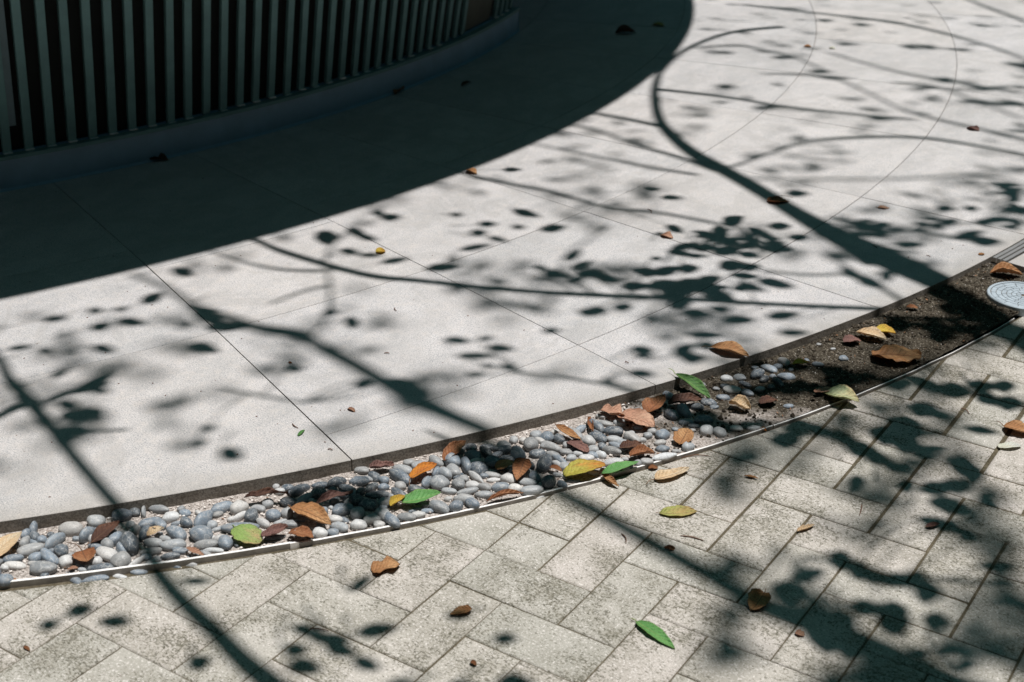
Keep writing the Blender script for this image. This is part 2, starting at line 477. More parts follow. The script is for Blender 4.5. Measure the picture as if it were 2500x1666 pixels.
for off, u0, u1, v0, v1 in jobs:
    c = Vector(((u0 + u1) / 2 * PV, (v0 + v1) / 2 * PV, 0))
    right = min(1, max(0, (c.y + .7) / 1.2))
    gj = .0010 + .0032 * right; gv = .0009 + .0012 * right
    jit = lambda: random.uniform(-.0006, .0006)
    poly = [(u0 * PV + gj + jit(), v0 * PV + gv + jit()), (u1 * PV - gj + jit(), v0 * PV + gv + jit()), (u1 * PV - gj + jit(), v1 * PV - gv + jit()), (u0 * PV + gj + jit(), v1 * PV - gv + jit())]
    poly = cut_strip(poly)
    if not poly or abs(area(poly)) < 1.5e-4: continue
    # merge nearly coincident corners
    pp = [p for i, p in enumerate(poly) if math.hypot(p[0] - poly[i - 1][0], p[1] - poly[i - 1][1]) > .004]
    if len(pp) < 3: continue
    tx, ty, dz = random.uniform(-.006, .006), random.uniform(-.006, .006), random.uniform(-.0007, .0007)
    tilt = lambda p: (p[0] - c.x) * tx + (p[1] - c.y) * ty + dz
    if count < 290 and off < 900:
        mb = MB(); mb.prism(pp, -.03, 0, .0022, tilt); obj('paver', mesh('paver', mb.v, mb.f, PAVM), patio); count += 1
    else: far.prism(pp, -.03, 0, .0022, tilt)
if far.v: tag(far.build('paver_field', PAVM, patio), kind='stuff')

# ------------------------------------------------------------ gutter bed, grit
v = []; f = []; NA, NR = 420, 44
A0, A1 = math.radians(-52), A_END
grid = []
for i in range(NA + 1):
    a = A0 + (A1 - A0) * i / NA
    d = Vector((math.cos(a), math.sin(a))); q = KC - SC; b = q.dot(d); disc = b * b - (q.length_squared - SR * SR)
    rs = -b + math.sqrt(disc) if disc > 0 else KR + .3
    rs = max(rs, KR + .03)
    if math.degrees(a) > -14.0: rs += (math.degrees(a) + 14.0) * .0
    for k in range(NR + 1):
        r = KR - .016 + (rs - .0015 - KR + .016) * k / NR
        p = pol(KC, r, a); n1 = noise.noise(Vector((p.x * 30, p.y * 30, 1))); n2 = noise.noise(Vector((p.x * 110, p.y * 110, 4)))
        z = bed_z(p.x, p.y) + .0022 * n1 + .0014 * n2
        if k < 3: z -= .004 * (3 - k) / 3
        so_ = min(1, max(0, (p.y - .25) / .5)); z += so_ * (.0028 * max(-.4, noise.noise(Vector((p.x * 55, p.y * 55, 8)))) + .0016 * noise.noise(Vector((p.x * 170, p.y * 170, 2))))
        v.append((p.x, p.y, z))
for i in range(NA):
    for k in range(NR):
        o = i * (NR + 1) + k; f.append([o, o + 1, o + NR + 2, o + NR + 1])
gutter = obj('gutter_bed', mesh('gutter_bed', v, f, BEDM, True)); tag(gutter, kind='structure')
# ground right of the metal edging's end, round the manhole
mb = MB(); N = 26
corner = [pol(KC, KR + .0, A_END), pol(KC, KR + 1.6, A_END)]


def in_gutter(p):
    return (p - KC).length > KR + .003 and (p - SC).length < SR - .003 and math.atan2(p.y - KC.y, p.x - KC.x) < A_END - .0005


ico = bmesh.new(); bmesh.ops.create_icosphere(ico, subdivisions=1, radius=1)
IV = [x.co.copy() for x in ico.verts]; IF = [[x.index for x in fc.verts] for fc in ico.faces]; ico.free()
gr = MB()
tries = 0
while tries < 15000:
    tries += 1
    a = random.uniform(A0, A_END); t = random.random()
    p = pol(KC, KR + .004 + t * .30, a)
    if not in_gutter(p.xy): continue
    (px, py), w = pr(p)
    if px < -150 or px > 2600: continue
    dens = 1.0 if px < 1350 else (.55 if px < 1750 else .2)
    if random.random() > dens: continue
    s = random.choice([.0011, .0014, .0017, .0021, .0028] if px < 1600 else [.0006, .0008, .0011]) * random.uniform(.8, 1.25)
    z = bed_z(p.x, p.y) + random.uniform(0, .002) + s * .3
    rot = Matrix.Rotation(random.uniform(0, 6.28), 3, 'Z'); sc_ = Vector((s * random.uniform(.8, 1.3), s * random.uniform(.7, 1.1), s * random.uniform(.5, .9)))
    gr.add([rot @ Vector((q.x * sc_.x, q.y * sc_.y, q.z * sc_.z)) + Vector((p.x, p.y, z)) for q in IV], IF)
tag(gr.build('grit', GRAINM, gutter), kind='stuff')
cl = MB(); CLODM = mat_sand('soil_clod', (.03, .024, .017), (.075, .06, .043), (.17, .14, .105), .25)
for i in range(5200):
    a = random.uniform(math.radians(-27), A_END); p = pol(KC, KR + .003 + random.random() ** 1.15 * .30, a)
    if not in_gutter(p.xy) or random.random() > (p.y + .25) * 1.6: continue
    s = random.choice([.0012, .0018, .0025, .0034, .0050]) * random.uniform(.7, 1.2)
    if noise.noise(Vector((p.x * 14, p.y * 14, 6))) < -.05: s *= .55
    rot = Matrix.Rotation(random.uniform(0, 6.28), 3, Vector((random.random(), random.random(), random.random())).normalized())
    k = [random.uniform(.65, 1.35) for _ in IV]
    cl.add([rot @ (q * (s * kk)) * 1.0 + Vector((p.x, p.y, bed_z(p.x, p.y) + s * .15)) for q, kk in zip(IV, k)], IF)
tag(cl.build('soil_clods', CLODM, gutter), kind='stuff')
fl = MB()
for i in range(900):
    p = pol(KC, KR + .004 + random.random() * .30, random.uniform(A0, A_END))
    if not in_gutter(p.xy): continue
    l = random.choice([.0015, .002, .003, .0045]); th = random.uniform(0, 6.28); tl = random.uniform(-.5, .5)
    ax = Vector((math.cos(th), math.sin(th), tl)) * l; bx = Vector((-math.sin(th), math.cos(th), random.uniform(-.5, .5))) * l * random.uniform(.2, .7); q = p + Vector((0, 0, bed_z(p.x, p.y) + random.uniform(.002, .005)))
    fl.add([q - ax, q - bx, q + ax, q + bx * .7], [[0, 1, 2, 3]])
tag(fl.build('leaf_crumbs', mat_plain('leaf_crumb', (.22, .11, .055), .9, 0, 40, .6), gutter), kind='stuff')
# a little grit has spilled onto the patio joints and pavers
gs = MB()
for i in range(420):
    p = un(random.uniform(-50, 2500), random.uniform(1100, 1700), 0.001)
    if (p.xy - SC).length < SR + .004: continue
    s = random.uniform(.0006, .0014)
    gs.add([Vector((p.x + q.x * s, p.y + q.y * s, .0008 + q.z * s * .7)) for q in IV], IF)
tag(gs.build('spilled_grit', GRAINM, patio), kind='stuff')

# ------------------------------------------------------------ pebbles
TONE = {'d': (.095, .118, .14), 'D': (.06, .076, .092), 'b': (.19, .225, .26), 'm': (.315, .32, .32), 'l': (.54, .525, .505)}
ZO = {1: (0, 1180), 2: (450, 1130), 3: (850, 1030), 4: (1250, 930), 5: (1600, 780)}
ZS = 4.706
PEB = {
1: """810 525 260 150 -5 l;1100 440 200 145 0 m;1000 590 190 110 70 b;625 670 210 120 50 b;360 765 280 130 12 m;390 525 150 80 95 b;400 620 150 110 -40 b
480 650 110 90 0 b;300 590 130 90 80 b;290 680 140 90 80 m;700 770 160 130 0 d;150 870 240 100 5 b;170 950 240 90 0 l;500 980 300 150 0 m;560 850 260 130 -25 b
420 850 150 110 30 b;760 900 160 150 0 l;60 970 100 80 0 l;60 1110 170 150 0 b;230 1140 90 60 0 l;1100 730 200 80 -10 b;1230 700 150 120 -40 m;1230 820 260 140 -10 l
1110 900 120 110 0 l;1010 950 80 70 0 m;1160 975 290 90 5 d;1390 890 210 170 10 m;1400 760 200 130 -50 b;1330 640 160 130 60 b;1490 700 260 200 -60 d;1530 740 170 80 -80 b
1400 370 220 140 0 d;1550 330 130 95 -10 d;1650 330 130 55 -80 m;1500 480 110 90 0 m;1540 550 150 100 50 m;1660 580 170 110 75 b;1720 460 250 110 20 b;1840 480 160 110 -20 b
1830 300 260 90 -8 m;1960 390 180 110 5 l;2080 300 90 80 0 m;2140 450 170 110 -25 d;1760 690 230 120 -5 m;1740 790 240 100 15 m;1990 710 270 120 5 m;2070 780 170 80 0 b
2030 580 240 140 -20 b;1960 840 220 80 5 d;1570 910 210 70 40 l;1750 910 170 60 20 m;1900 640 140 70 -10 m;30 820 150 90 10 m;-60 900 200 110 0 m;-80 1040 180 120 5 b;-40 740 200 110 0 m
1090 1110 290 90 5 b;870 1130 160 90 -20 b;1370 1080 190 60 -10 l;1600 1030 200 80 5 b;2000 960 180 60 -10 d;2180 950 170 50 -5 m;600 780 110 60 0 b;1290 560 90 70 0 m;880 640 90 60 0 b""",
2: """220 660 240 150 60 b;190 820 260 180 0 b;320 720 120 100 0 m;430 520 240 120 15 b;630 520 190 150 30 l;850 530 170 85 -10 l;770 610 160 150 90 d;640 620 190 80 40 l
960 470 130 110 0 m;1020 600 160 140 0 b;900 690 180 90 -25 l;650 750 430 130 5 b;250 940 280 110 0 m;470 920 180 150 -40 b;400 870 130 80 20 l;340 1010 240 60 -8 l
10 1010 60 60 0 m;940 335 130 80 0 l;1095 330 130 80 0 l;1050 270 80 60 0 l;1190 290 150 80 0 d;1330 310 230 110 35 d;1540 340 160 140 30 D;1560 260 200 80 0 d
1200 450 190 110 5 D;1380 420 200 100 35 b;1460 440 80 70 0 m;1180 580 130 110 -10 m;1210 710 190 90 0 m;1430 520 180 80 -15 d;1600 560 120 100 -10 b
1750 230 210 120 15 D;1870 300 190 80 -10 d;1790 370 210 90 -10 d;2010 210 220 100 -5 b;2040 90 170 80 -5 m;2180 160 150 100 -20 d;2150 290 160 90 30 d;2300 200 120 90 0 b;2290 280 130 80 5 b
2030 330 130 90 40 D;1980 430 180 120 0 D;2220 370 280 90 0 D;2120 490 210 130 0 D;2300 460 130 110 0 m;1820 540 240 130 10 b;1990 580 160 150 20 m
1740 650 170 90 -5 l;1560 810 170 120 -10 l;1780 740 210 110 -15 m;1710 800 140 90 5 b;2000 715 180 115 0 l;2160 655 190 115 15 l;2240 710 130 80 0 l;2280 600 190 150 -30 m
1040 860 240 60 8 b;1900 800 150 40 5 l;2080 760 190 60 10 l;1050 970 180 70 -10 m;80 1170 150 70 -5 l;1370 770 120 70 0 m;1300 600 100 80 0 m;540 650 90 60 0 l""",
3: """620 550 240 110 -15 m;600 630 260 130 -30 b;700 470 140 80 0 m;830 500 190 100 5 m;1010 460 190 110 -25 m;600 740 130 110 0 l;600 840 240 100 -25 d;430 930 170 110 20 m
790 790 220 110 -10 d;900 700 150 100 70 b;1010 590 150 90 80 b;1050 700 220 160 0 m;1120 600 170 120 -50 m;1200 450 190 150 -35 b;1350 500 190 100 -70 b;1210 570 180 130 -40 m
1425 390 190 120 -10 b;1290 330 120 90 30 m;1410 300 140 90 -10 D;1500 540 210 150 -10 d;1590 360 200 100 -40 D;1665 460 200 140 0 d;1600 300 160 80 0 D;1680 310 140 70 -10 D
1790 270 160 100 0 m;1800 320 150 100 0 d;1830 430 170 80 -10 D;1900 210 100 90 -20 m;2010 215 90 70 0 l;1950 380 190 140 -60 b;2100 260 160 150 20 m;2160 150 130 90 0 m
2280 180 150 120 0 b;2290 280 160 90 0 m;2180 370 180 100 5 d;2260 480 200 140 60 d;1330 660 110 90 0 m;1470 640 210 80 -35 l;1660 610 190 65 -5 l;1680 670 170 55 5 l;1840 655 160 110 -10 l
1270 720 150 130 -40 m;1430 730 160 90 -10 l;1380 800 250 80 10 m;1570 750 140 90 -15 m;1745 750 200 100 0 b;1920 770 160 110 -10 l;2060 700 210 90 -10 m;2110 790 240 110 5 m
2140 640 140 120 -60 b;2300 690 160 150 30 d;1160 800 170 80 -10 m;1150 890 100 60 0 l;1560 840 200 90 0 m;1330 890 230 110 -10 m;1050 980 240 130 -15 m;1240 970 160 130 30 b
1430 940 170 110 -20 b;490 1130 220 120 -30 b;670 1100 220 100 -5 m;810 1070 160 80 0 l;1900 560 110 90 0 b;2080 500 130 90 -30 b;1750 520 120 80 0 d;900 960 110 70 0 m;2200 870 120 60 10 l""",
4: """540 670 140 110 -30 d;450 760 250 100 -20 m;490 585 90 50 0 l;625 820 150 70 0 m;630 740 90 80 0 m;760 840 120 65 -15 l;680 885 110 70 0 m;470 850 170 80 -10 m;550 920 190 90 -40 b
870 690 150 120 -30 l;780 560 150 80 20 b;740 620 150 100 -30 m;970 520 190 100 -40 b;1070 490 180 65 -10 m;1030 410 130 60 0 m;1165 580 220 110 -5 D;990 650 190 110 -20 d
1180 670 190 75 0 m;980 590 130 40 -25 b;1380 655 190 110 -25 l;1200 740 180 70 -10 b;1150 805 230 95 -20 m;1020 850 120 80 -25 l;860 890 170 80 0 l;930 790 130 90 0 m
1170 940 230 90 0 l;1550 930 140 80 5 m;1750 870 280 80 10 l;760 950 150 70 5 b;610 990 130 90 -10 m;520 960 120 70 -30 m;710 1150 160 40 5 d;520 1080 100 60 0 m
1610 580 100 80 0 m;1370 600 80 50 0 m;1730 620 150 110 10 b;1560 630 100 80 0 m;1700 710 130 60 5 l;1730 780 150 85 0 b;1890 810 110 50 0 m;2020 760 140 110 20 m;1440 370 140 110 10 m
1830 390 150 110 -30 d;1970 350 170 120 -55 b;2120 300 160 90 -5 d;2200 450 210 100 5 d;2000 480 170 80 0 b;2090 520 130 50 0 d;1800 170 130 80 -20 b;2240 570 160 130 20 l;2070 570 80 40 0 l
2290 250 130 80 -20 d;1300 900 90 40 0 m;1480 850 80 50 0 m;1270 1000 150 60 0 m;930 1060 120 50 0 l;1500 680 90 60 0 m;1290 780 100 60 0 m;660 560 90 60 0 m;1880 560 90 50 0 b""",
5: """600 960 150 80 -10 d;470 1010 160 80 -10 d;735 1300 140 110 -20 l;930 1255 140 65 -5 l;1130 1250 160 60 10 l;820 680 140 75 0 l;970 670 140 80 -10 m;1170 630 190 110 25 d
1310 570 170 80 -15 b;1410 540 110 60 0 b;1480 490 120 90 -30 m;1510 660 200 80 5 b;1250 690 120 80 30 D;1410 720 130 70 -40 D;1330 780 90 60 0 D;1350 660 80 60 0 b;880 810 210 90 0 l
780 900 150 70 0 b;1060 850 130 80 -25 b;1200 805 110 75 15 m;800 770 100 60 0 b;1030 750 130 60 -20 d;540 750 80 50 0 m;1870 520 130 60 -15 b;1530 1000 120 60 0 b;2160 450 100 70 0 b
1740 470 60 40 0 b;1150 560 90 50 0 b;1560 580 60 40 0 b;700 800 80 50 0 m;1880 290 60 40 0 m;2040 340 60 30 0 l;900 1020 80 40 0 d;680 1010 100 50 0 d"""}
PMESH = []
for k in range(14):
    bm = bmesh.new(); bmesh.ops.create_icosphere(bm, subdivisions=3, radius=1)
    o = Vector((k * 7.3, k * 3.1, k * 1.7)); ex = random.uniform(1.9, 2.5)
    for x in bm.verts:
        c = x.co; nrm = (abs(c.x) ** ex + abs(c.y) ** ex + abs(c.z) ** 2.1) ** (-1 / ex)
        x.co = c * nrm * (1 + .17 * noise.noise(c * .95 + o) + .06 * noise.noise(c * 2.1 + o))
        x.co.x *= 1 + .10 * math.sin(k * 2.1) * c.y; x.co.y *= 1 + .12 * math.cos(k * 1.3) * c.x
    me = bpy.data.meshes.new('pebble'); bm.to_mesh(me); bm.free(); me.materials.append(PEBM)
    me.polygons.foreach_set('use_smooth', [True] * len(me.polygons)); PMESH.append(me)
placed = []


def pebble(px, py, wpx, hpx, ang, tone, embed=.35, free=False):
    p = un(px, py, .012); outside = (p.xy - SC).length > SR
    z0 = -.006 if outside else bed_z(p.x, p.y)
    _, dist = pr(p); mpp = dist / F
    A, B = wpx / 2 * mpp, hpx / 2 * mpp; t = math.radians(ang)
    mxx = (A * math.cos(t)) ** 2 + (B * math.sin(t)) ** 2
    myy = (A * math.sin(t)) ** 2 + (B * math.cos(t)) ** 2
    mxy = (A * A - B * B) * math.sin(t) * math.cos(t)
    d = (p - CAM).normalized(); sa, ca = -d.z, math.sqrt(1 - d.z * d.z)
    sch = myy - mxy * mxy / mxx; c2 = .62 * sch / ca ** 2; c = math.sqrt(c2)
    syy = (myy - .62 * sch) / sa ** 2; sxx = mxx; sxy = mxy / sa
    th = .5 * math.atan2(2 * sxy, sxx - syy); mean = (sxx + syy) / 2; dif = math.hypot((sxx - syy) / 2, sxy)
    a, b = math.sqrt(mean + dif), math.sqrt(max(1e-8, mean - dif))
    c = min(c, a * .8); b = min(b, a)
    zc = z0 + c * (1 - embed) if not outside else z0 + c * .5
    if px > 1640 and not outside: zc -= c * .25
    q = un(px, py, zc)
    if (q.xy - KC).length < KR + b * .6: q = q + Vector(((q.xy - KC).normalized() * (KR + b * .6 - (q.xy - KC).length)).to_3d())
    h = Vector((RIGHT.x, RIGHT.y)).normalized(); base = math.atan2(h.y, h.x)
    o = bpy.data.objects.new('pebble', random.choice(PMESH))
    o.location = q; o.scale = (a * .97, b * .97, c); o.rotation_euler = (random.uniform(-.16, .16), random.uniform(-.16, .16), base + th)
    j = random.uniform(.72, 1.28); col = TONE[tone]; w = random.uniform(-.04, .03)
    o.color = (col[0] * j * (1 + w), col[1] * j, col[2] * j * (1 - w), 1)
    link(o, gutter); placed.append((px, py, (wpx + hpx) / 4, q, max(a, b)))


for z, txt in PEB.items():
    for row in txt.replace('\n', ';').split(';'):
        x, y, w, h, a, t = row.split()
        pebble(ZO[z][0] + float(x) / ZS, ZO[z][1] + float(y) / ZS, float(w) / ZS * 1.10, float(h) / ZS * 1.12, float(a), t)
# small ones half buried between them
n = 0
for _ in range(5000):
    if n >= 105: break
    px = random.uniform(-60, 1560); a = random.uniform(A0, A_END); p = pol(KC, KR + random.uniform(.02, .28), a)
    if not in_gutter(p.xy): continue
    (px, py), w = pr(p)
    if px < -80 or px > 1560: continue
    if any(math.hypot(px - q[0], (py - q[1]) * 1.5) < q[2] * .8 + 6 for q in placed): continue
    pebble(px, py, random.uniform(18, 36), random.uniform(12, 20), random.uniform(-30, 30), random.choice('mmlbbd'), .5); n += 1

# ------------------------------------------------------------ metal edging
edging = empty('metal_edging', pol(SC, SR, math.radians(-25)))
tag(edging, 'thin pale metal edging strip curving between the pebble gutter and the pavers', 'edging strip')
EO = edging.location.copy()


def strip_top(a): return .010 - .006 * min(1, max(0, (a + 44) / 30))


def edge_piece(a0, a1, dr=0.0, lift=0.0):
    vs = []; n = 60
    for i in range(n + 1):
        a = a0 + (a1 - a0) * i / n; z = strip_top(a) + lift + .0007 * noise.noise(Vector((a * .55, 3, 1))); r = SR + dr + .0014 * noise.noise(Vector((a * .8, 1, 5)))
        h_ = .0028 - .0015 * min(1, max(0, (a + 45) / 33))
        for rr, zz in ((r - h_, -.05), (r - h_, z - .0004), (r - h_ + .0004, z), (r + h_ - .0004, z), (r + h_, z - .0004), (r + h_, -.05)):
            vs.append(pol(SC, rr, math.radians(a), zz) - EO)
    fs = [[6 * i + k, 6 * i + k + 1, 6 * i + k + 7, 6 * i + k + 6] for i in range(n) for k in range(5)]
    fs += [list(range(6)), [6 * n + k for k in range(6)][::-1]]
    me = mesh('edging_length', vs, fs, PALE_METAL); me.materials.append(STRIPSIDE)
    for p in me.polygons: p.material_index = 0 if p.normal.z > .5 else 1
    obj('edging_length', me, edging)


def ang_at(px, py):
    p = un(px, py, .005); return math.degrees(math.atan2(p.y - SC.y, p.x - SC.x))


aj1, aj2, aend = ang_at(722, 1322), ang_at(1500, 1168), ang_at(2486, 779)
edge_piece(-60, aj1 - .02, .0, .0012); edge_piece(aj1 + .06, aj2 - .05, .0016, -.001); edge_piece(aj2 - .04, ang_at(1880, 1037), -.0005, .0004); edge_piece(ang_at(1880, 1037) + .04, aend)
MBt = MB(); a = math.radians(aj1); c = pol(SC, SR + .0035, a)
tv = Vector((-math.sin(a), math.cos(a), 0)); nv = Vector((math.cos(a), math.sin(a), 0))
MBt.add([c + tv * x + nv * y + Vector((0, 0, z)) - EO for z in (-.03, .0105) for x, y in ((-.012, 0), (.004, 0), (.004, .0012), (-.012, .0012))], [[0, 1, 5, 4], [1, 2, 6, 5], [2, 3, 7, 6], [3, 0, 4, 7], [4, 5, 6, 7]])
MBt.build('joint_plate', PALE_METAL, edging)

# ------------------------------------------------------------ drain rail
rail = empty('drain_rail', pol(KC, KR + .02, A_END)); RO = rail.location.copy()
tag(rail, 'slotted metal drain rail running on from the dark end of the gutter at right', 'drain rail')
for name, r0, r1, z in (('channel', .003, .047, SLAB - .012), ('rail_bar', .006, .016, SLAB + .001), ('rail_bar', .020, .029, SLAB + .001), ('rail_bar', .034, .044, SLAB + .001)):
    vs = []; n = 50
    for i in range(n + 1):
        a = A_END + math.radians(28) * i / n
        vs += [pol(KC, KR + r0, a, z) - RO, pol(KC, KR + r1, a, z) - RO, pol(KC, KR + r1, a, z - .012) - RO, pol(KC, KR + r0, a, z - .012) - RO]
    fs = [[4 * i + k, 4 * i + (k + 1) % 4, 4 * i + 4 + (k + 1) % 4, 4 * i + 4 + k] for i in range(n) for k in range(4)] + [[3, 2, 1, 0], [4 * n, 4 * n + 1, 4 * n + 2, 4 * n + 3]]
    obj(name, mesh(name, vs, fs, GROOVEM if name == 'channel' else STEEL), rail)
mb = MB(); a = A_END - .0004
# black sheet painted in for the shaded gap under the side pavement
d1 = Vector((math.cos(a), math.sin(a), 0)); tn = Vector((math.sin(a), -math.cos(a), 0))
o0 = pol(KC, KR + .002, a) - RO; o1 = pol(KC, KR + 1.2, a) - RO
mb.add([o0 + Vector((0, 0, -.06)), o1 + Vector((0, 0, -.06)), o1 + Vector((0, 0, SLAB - .015)), o0 + Vector((0, 0, SLAB - .015)), o0 + tn * .003 + Vector((0, 0, -.06)), o1 + tn * .003 + Vector((0, 0, -.06)), o1 + tn * .003 + Vector((0, 0, SLAB - .016)), o0 + tn * .003 + Vector((0, 0, SLAB - .016))],
       [[0, 1, 2, 3], [4, 5, 6, 7], [2, 3, 7, 6], [0, 3, 7, 4], [1, 2, 6, 5]])
mb.build('gap_shade', mat_plain('black_gap_paint', (.012, .012, .012), .9, 0, 20, .2), rail)
# ------------------------------------------------------------ manhole cover
mc = un(2499, 721, .021); mc.z = 0
man = empty('manhole_cover', (mc.x, mc.y, .012)); tag(man, 'small round galvanised manhole cover with web pattern lying in the dark soil', 'manhole cover')
R_ = .088
prof = [(0, .0085), (.078, .0085), (.0795, .0065), (.0805, .0065), (.0815, .0095), (.0865, .0095), (R_, .008), (R_, -.010)]


def lathe(prof, n=72):
    vs = [Vector((r * math.cos(2 * PI * i / n), r * math.sin(2 * PI * i / n), z)) for r, z in prof[1:] for i in range(n)]; fs = []
    for k in range(len(prof) - 2):
        for i in range(n): fs.append([k * n + i, k * n + (i + 1) % n, (k + 1) * n + (i + 1) % n, (k + 1) * n + i])
    return vs, fs, n


vs, fs, n = lathe([(0, .0065), (.0795, .0065), (.080, .0098), (.0865, .0098), (R_, .008), (R_, -.012)])
m_ = MB(); m_.add(vs, fs); m_.build('rim', COVERM, man)
m_ = MB(); vs = [Vector((.0797 * math.cos(2 * PI * i / 72), .0797 * math.sin(2 * PI * i / 72), .0066)) for i in range(72)]; m_.add(vs, [list(range(72))]); m_.build('groove_floor', GROOVEM, man)
rr = [0.006, .017, .029, .041, .053, .066, .0785]
for k in range(6):
    nsec = (6, 8, 10, 12, 12, 14)[k]; off = random.uniform(0, 1)
    for s in range(nsec):
        a0 = 2 * PI * (s + off) / nsec + .0009 / rr[k + 1]; a1 = 2 * PI * (s + 1 + off) / nsec - .0009 / rr[k + 1]
        poly = [((rr[k] + .0007) * math.cos(a0 + (a1 - a0) * t / 5), (rr[k] + .0007) * math.sin(a0 + (a1 - a0) * t / 5)) for t in range(6)] + [((rr[k + 1] - .0007) * math.cos(a1 + (a0 - a1) * t / 5), (rr[k + 1] - .0007) * math.sin(a1 + (a0 - a1) * t / 5)) for t in range(6)]
        q = MB(); q.prism(poly[::-1] if area(poly) < 0 else poly, .006, .0088)
        obj('raised_plate', mesh('raised_plate', q.v, q.f, COVERM), man)

# ------------------------------------------------------------ round building with slatted, outward leaning wall
bld = empty('round_building', (CB.x, CB.y, SLAB)); tag(bld, 'dark round building with leaning wall of narrow vertical slats on a low plinth', 'building')
LEAN = math.tan(math.radians(9.2)); END = 16.9      # the wall stops here; a recessed entrance follows


def ring_part(name, prof, mat, a0=-80, a1=80, n=200, parent=bld, smooth=True):
    """sweep a profile of (radius, height) round the building"""
    vs = []; m = len(prof)
    for i in range(n + 1):
        a = math.radians(a0 + (a1 - a0) * i / n)
        vs += [Vector((r * math.cos(a), r * math.sin(a), z)) for r, z in prof]
    fs = [[i * m + k, i * m + k + 1, (i + 1) * m + k + 1, (i + 1) * m + k] for i in range(n) for k in range(m - 1)]
    return obj(name, mesh(name, vs, fs, mat), parent)


PT = .100                                    # plinth top above the walkway
ring_part('plinth', [(3.898, -.02), (3.898, .0), (3.893, .006), (3.893, PT - .010), (3.896, PT - .008), (3.896, PT), (3.70, PT)], PLINTHM, -80, END, 300)
ring_part('plinth', [(3.898, -.02), (3.893, PT), (3.70, PT)], PLINTHM, 48, 280, 300)
ring_part('ledge', [(3.897, PT - .0075), (3.900, PT - .0075), (3.900, PT + .0035), (3.872, PT + .0035), (3.872, PT + .001)], SLATM, -80, END, 300)
TOPZ = 3.0
wall_r = lambda z: 3.835 + LEAN * (z - PT)
ring_part('wall_board', [(wall_r(PT), PT), (wall_r(TOPZ), TOPZ)], WALLM, -80, END, 300)
ring_part('wall_board', [(wall_r(PT), PT), (wall_r(TOPZ), TOPZ)], WALLM, 48, 280, 300)
ring_part('entrance_wall', [(2.6, -.05), (2.6, TOPZ)], WALLM, END - 8, 56, 60)
for a_, s_ in ((END, 1), (48, -1)):
    ca, sa = math.cos(math.radians(a_)), math.sin(math.radians(a_)); mb = MB()
    P4 = [(2.6, -.05), (3.898, -.05), (3.893, PT), (3.868, PT + .003), (3.868 + LEAN * (TOPZ - PT), TOPZ), (2.6, TOPZ)]
    mb.add([Vector((r * ca, r * sa, z)) for r, z in P4], [list(range(6))]); mb.build('end_wall', PLINTHM, bld)
slat_mesh = None


def slat_geo(w, z0, z1, depth=.013):
    r0, r1 = 3.868 + LEAN * (z0 - PT), 3.868 + LEAN * (z1 - PT); h = w / 2; e = .0015
    vs = []
    for r, z in ((r0, z0), (r1, z1)):
        vs += [Vector((r - depth, -h, z)), Vector((r - e, -h, z)), Vector((r, -h + e, z)), Vector((r, h - e, z)), Vector((r - e, h, z)), Vector((r - depth, h, z))]
    fs = [[k, (k + 1) % 6, 6 + (k + 1) % 6, 6 + k] for k in range(6)] + [list(range(6))[::-1], list(range(6, 12))]
    return vs, fs


vs, fs = slat_geo(.0260, PT + .0045, TOPZ)
smesh = mesh('slat', vs, fs, SLATM)
vs, fs = slat_geo(.0260, PT + .0037, PT + .0062); 
glint_mesh = mesh('slat_foot_glint', [Vector((v_.x + .010, v_.y, v_.z)) for v_ in vs], fs, mat_plain('painted_glint', (.9, .9, .88), .4, 0, 30, .03))  # white bars painted as the bright slivers of light at the slat feet
rest = MB()
PITCH = .973
for k in range(-46, 60):
    a = -21.65 + PITCH * k            # centre of the slat
    if 8.9 < a < 13.3 or a > END - .3: continue
    if a > 9: a += .12
    near = -45 < a < 38
    if near:
        o = obj('slat', smesh, bld); o.rotation_euler = (0, random.uniform(-.0008, .0008), math.radians(a + random.uniform(-.035, .035)))
        if random.random() < .8:
            o2 = obj('foot_glint', glint_mesh, o)
    else:
        ca, sa = math.cos(math.radians(a)), math.sin(math.radians(a)); vs, fs = slat_geo(.0260, PT + .0045, TOPZ)
        rest.add([Vector((v_.x * ca - v_.y * sa, v_.x * sa + v_.y * ca, v_.z)) for v_ in vs], fs)
for a in [60 + PITCH * k for k in range(0, 260)]:
    if abs(a - 360 + 60) < 5: pass
    if a > 279: break
    ca, sa = math.cos(math.radians(a)), math.sin(math.radians(a)); vs, fs = slat_geo(.0260, PT + .0045, TOPZ)
    rest.add([Vector((v_.x * ca - v_.y * sa, v_.x * sa + v_.y * ca, v_.z)) for v_ in vs], fs)
tag(rest.build('slat_row', SLATM, bld), kind='stuff')
# plain panel between two runs of slats, and the rounded post at the left
ring_part('door_panel', [(3.850, PT + .004), (3.850 + LEAN * (TOPZ - PT), TOPZ)], DOORM, 8.95, 13.1, 12)
vs, fs = slat_geo(.022, PT + .085, TOPZ, .010)
po = obj('filler_strip', mesh('filler_strip', [Vector((v_.x - .004, v_.y, v_.z)) for v_ in vs], fs, mat_plain('dull_filler', (.14, .20, .22), .6, 0, 14, .15)), bld)
po.rotation_euler = (0, 0, math.radians(-21.65 + .37))
ROOF_R = 4.665
ring_part('roof', [(0.02, TOPZ), (ROOF_R, TOPZ), (ROOF_R, TOPZ + .16), (0.02, TOPZ + .22)], ROOFM, -180, 180, 360).location = (-.02 + SUN.x / SUN.z * TOPZ, -.112 + SUN.y / SUN.z * TOPZ, 0)
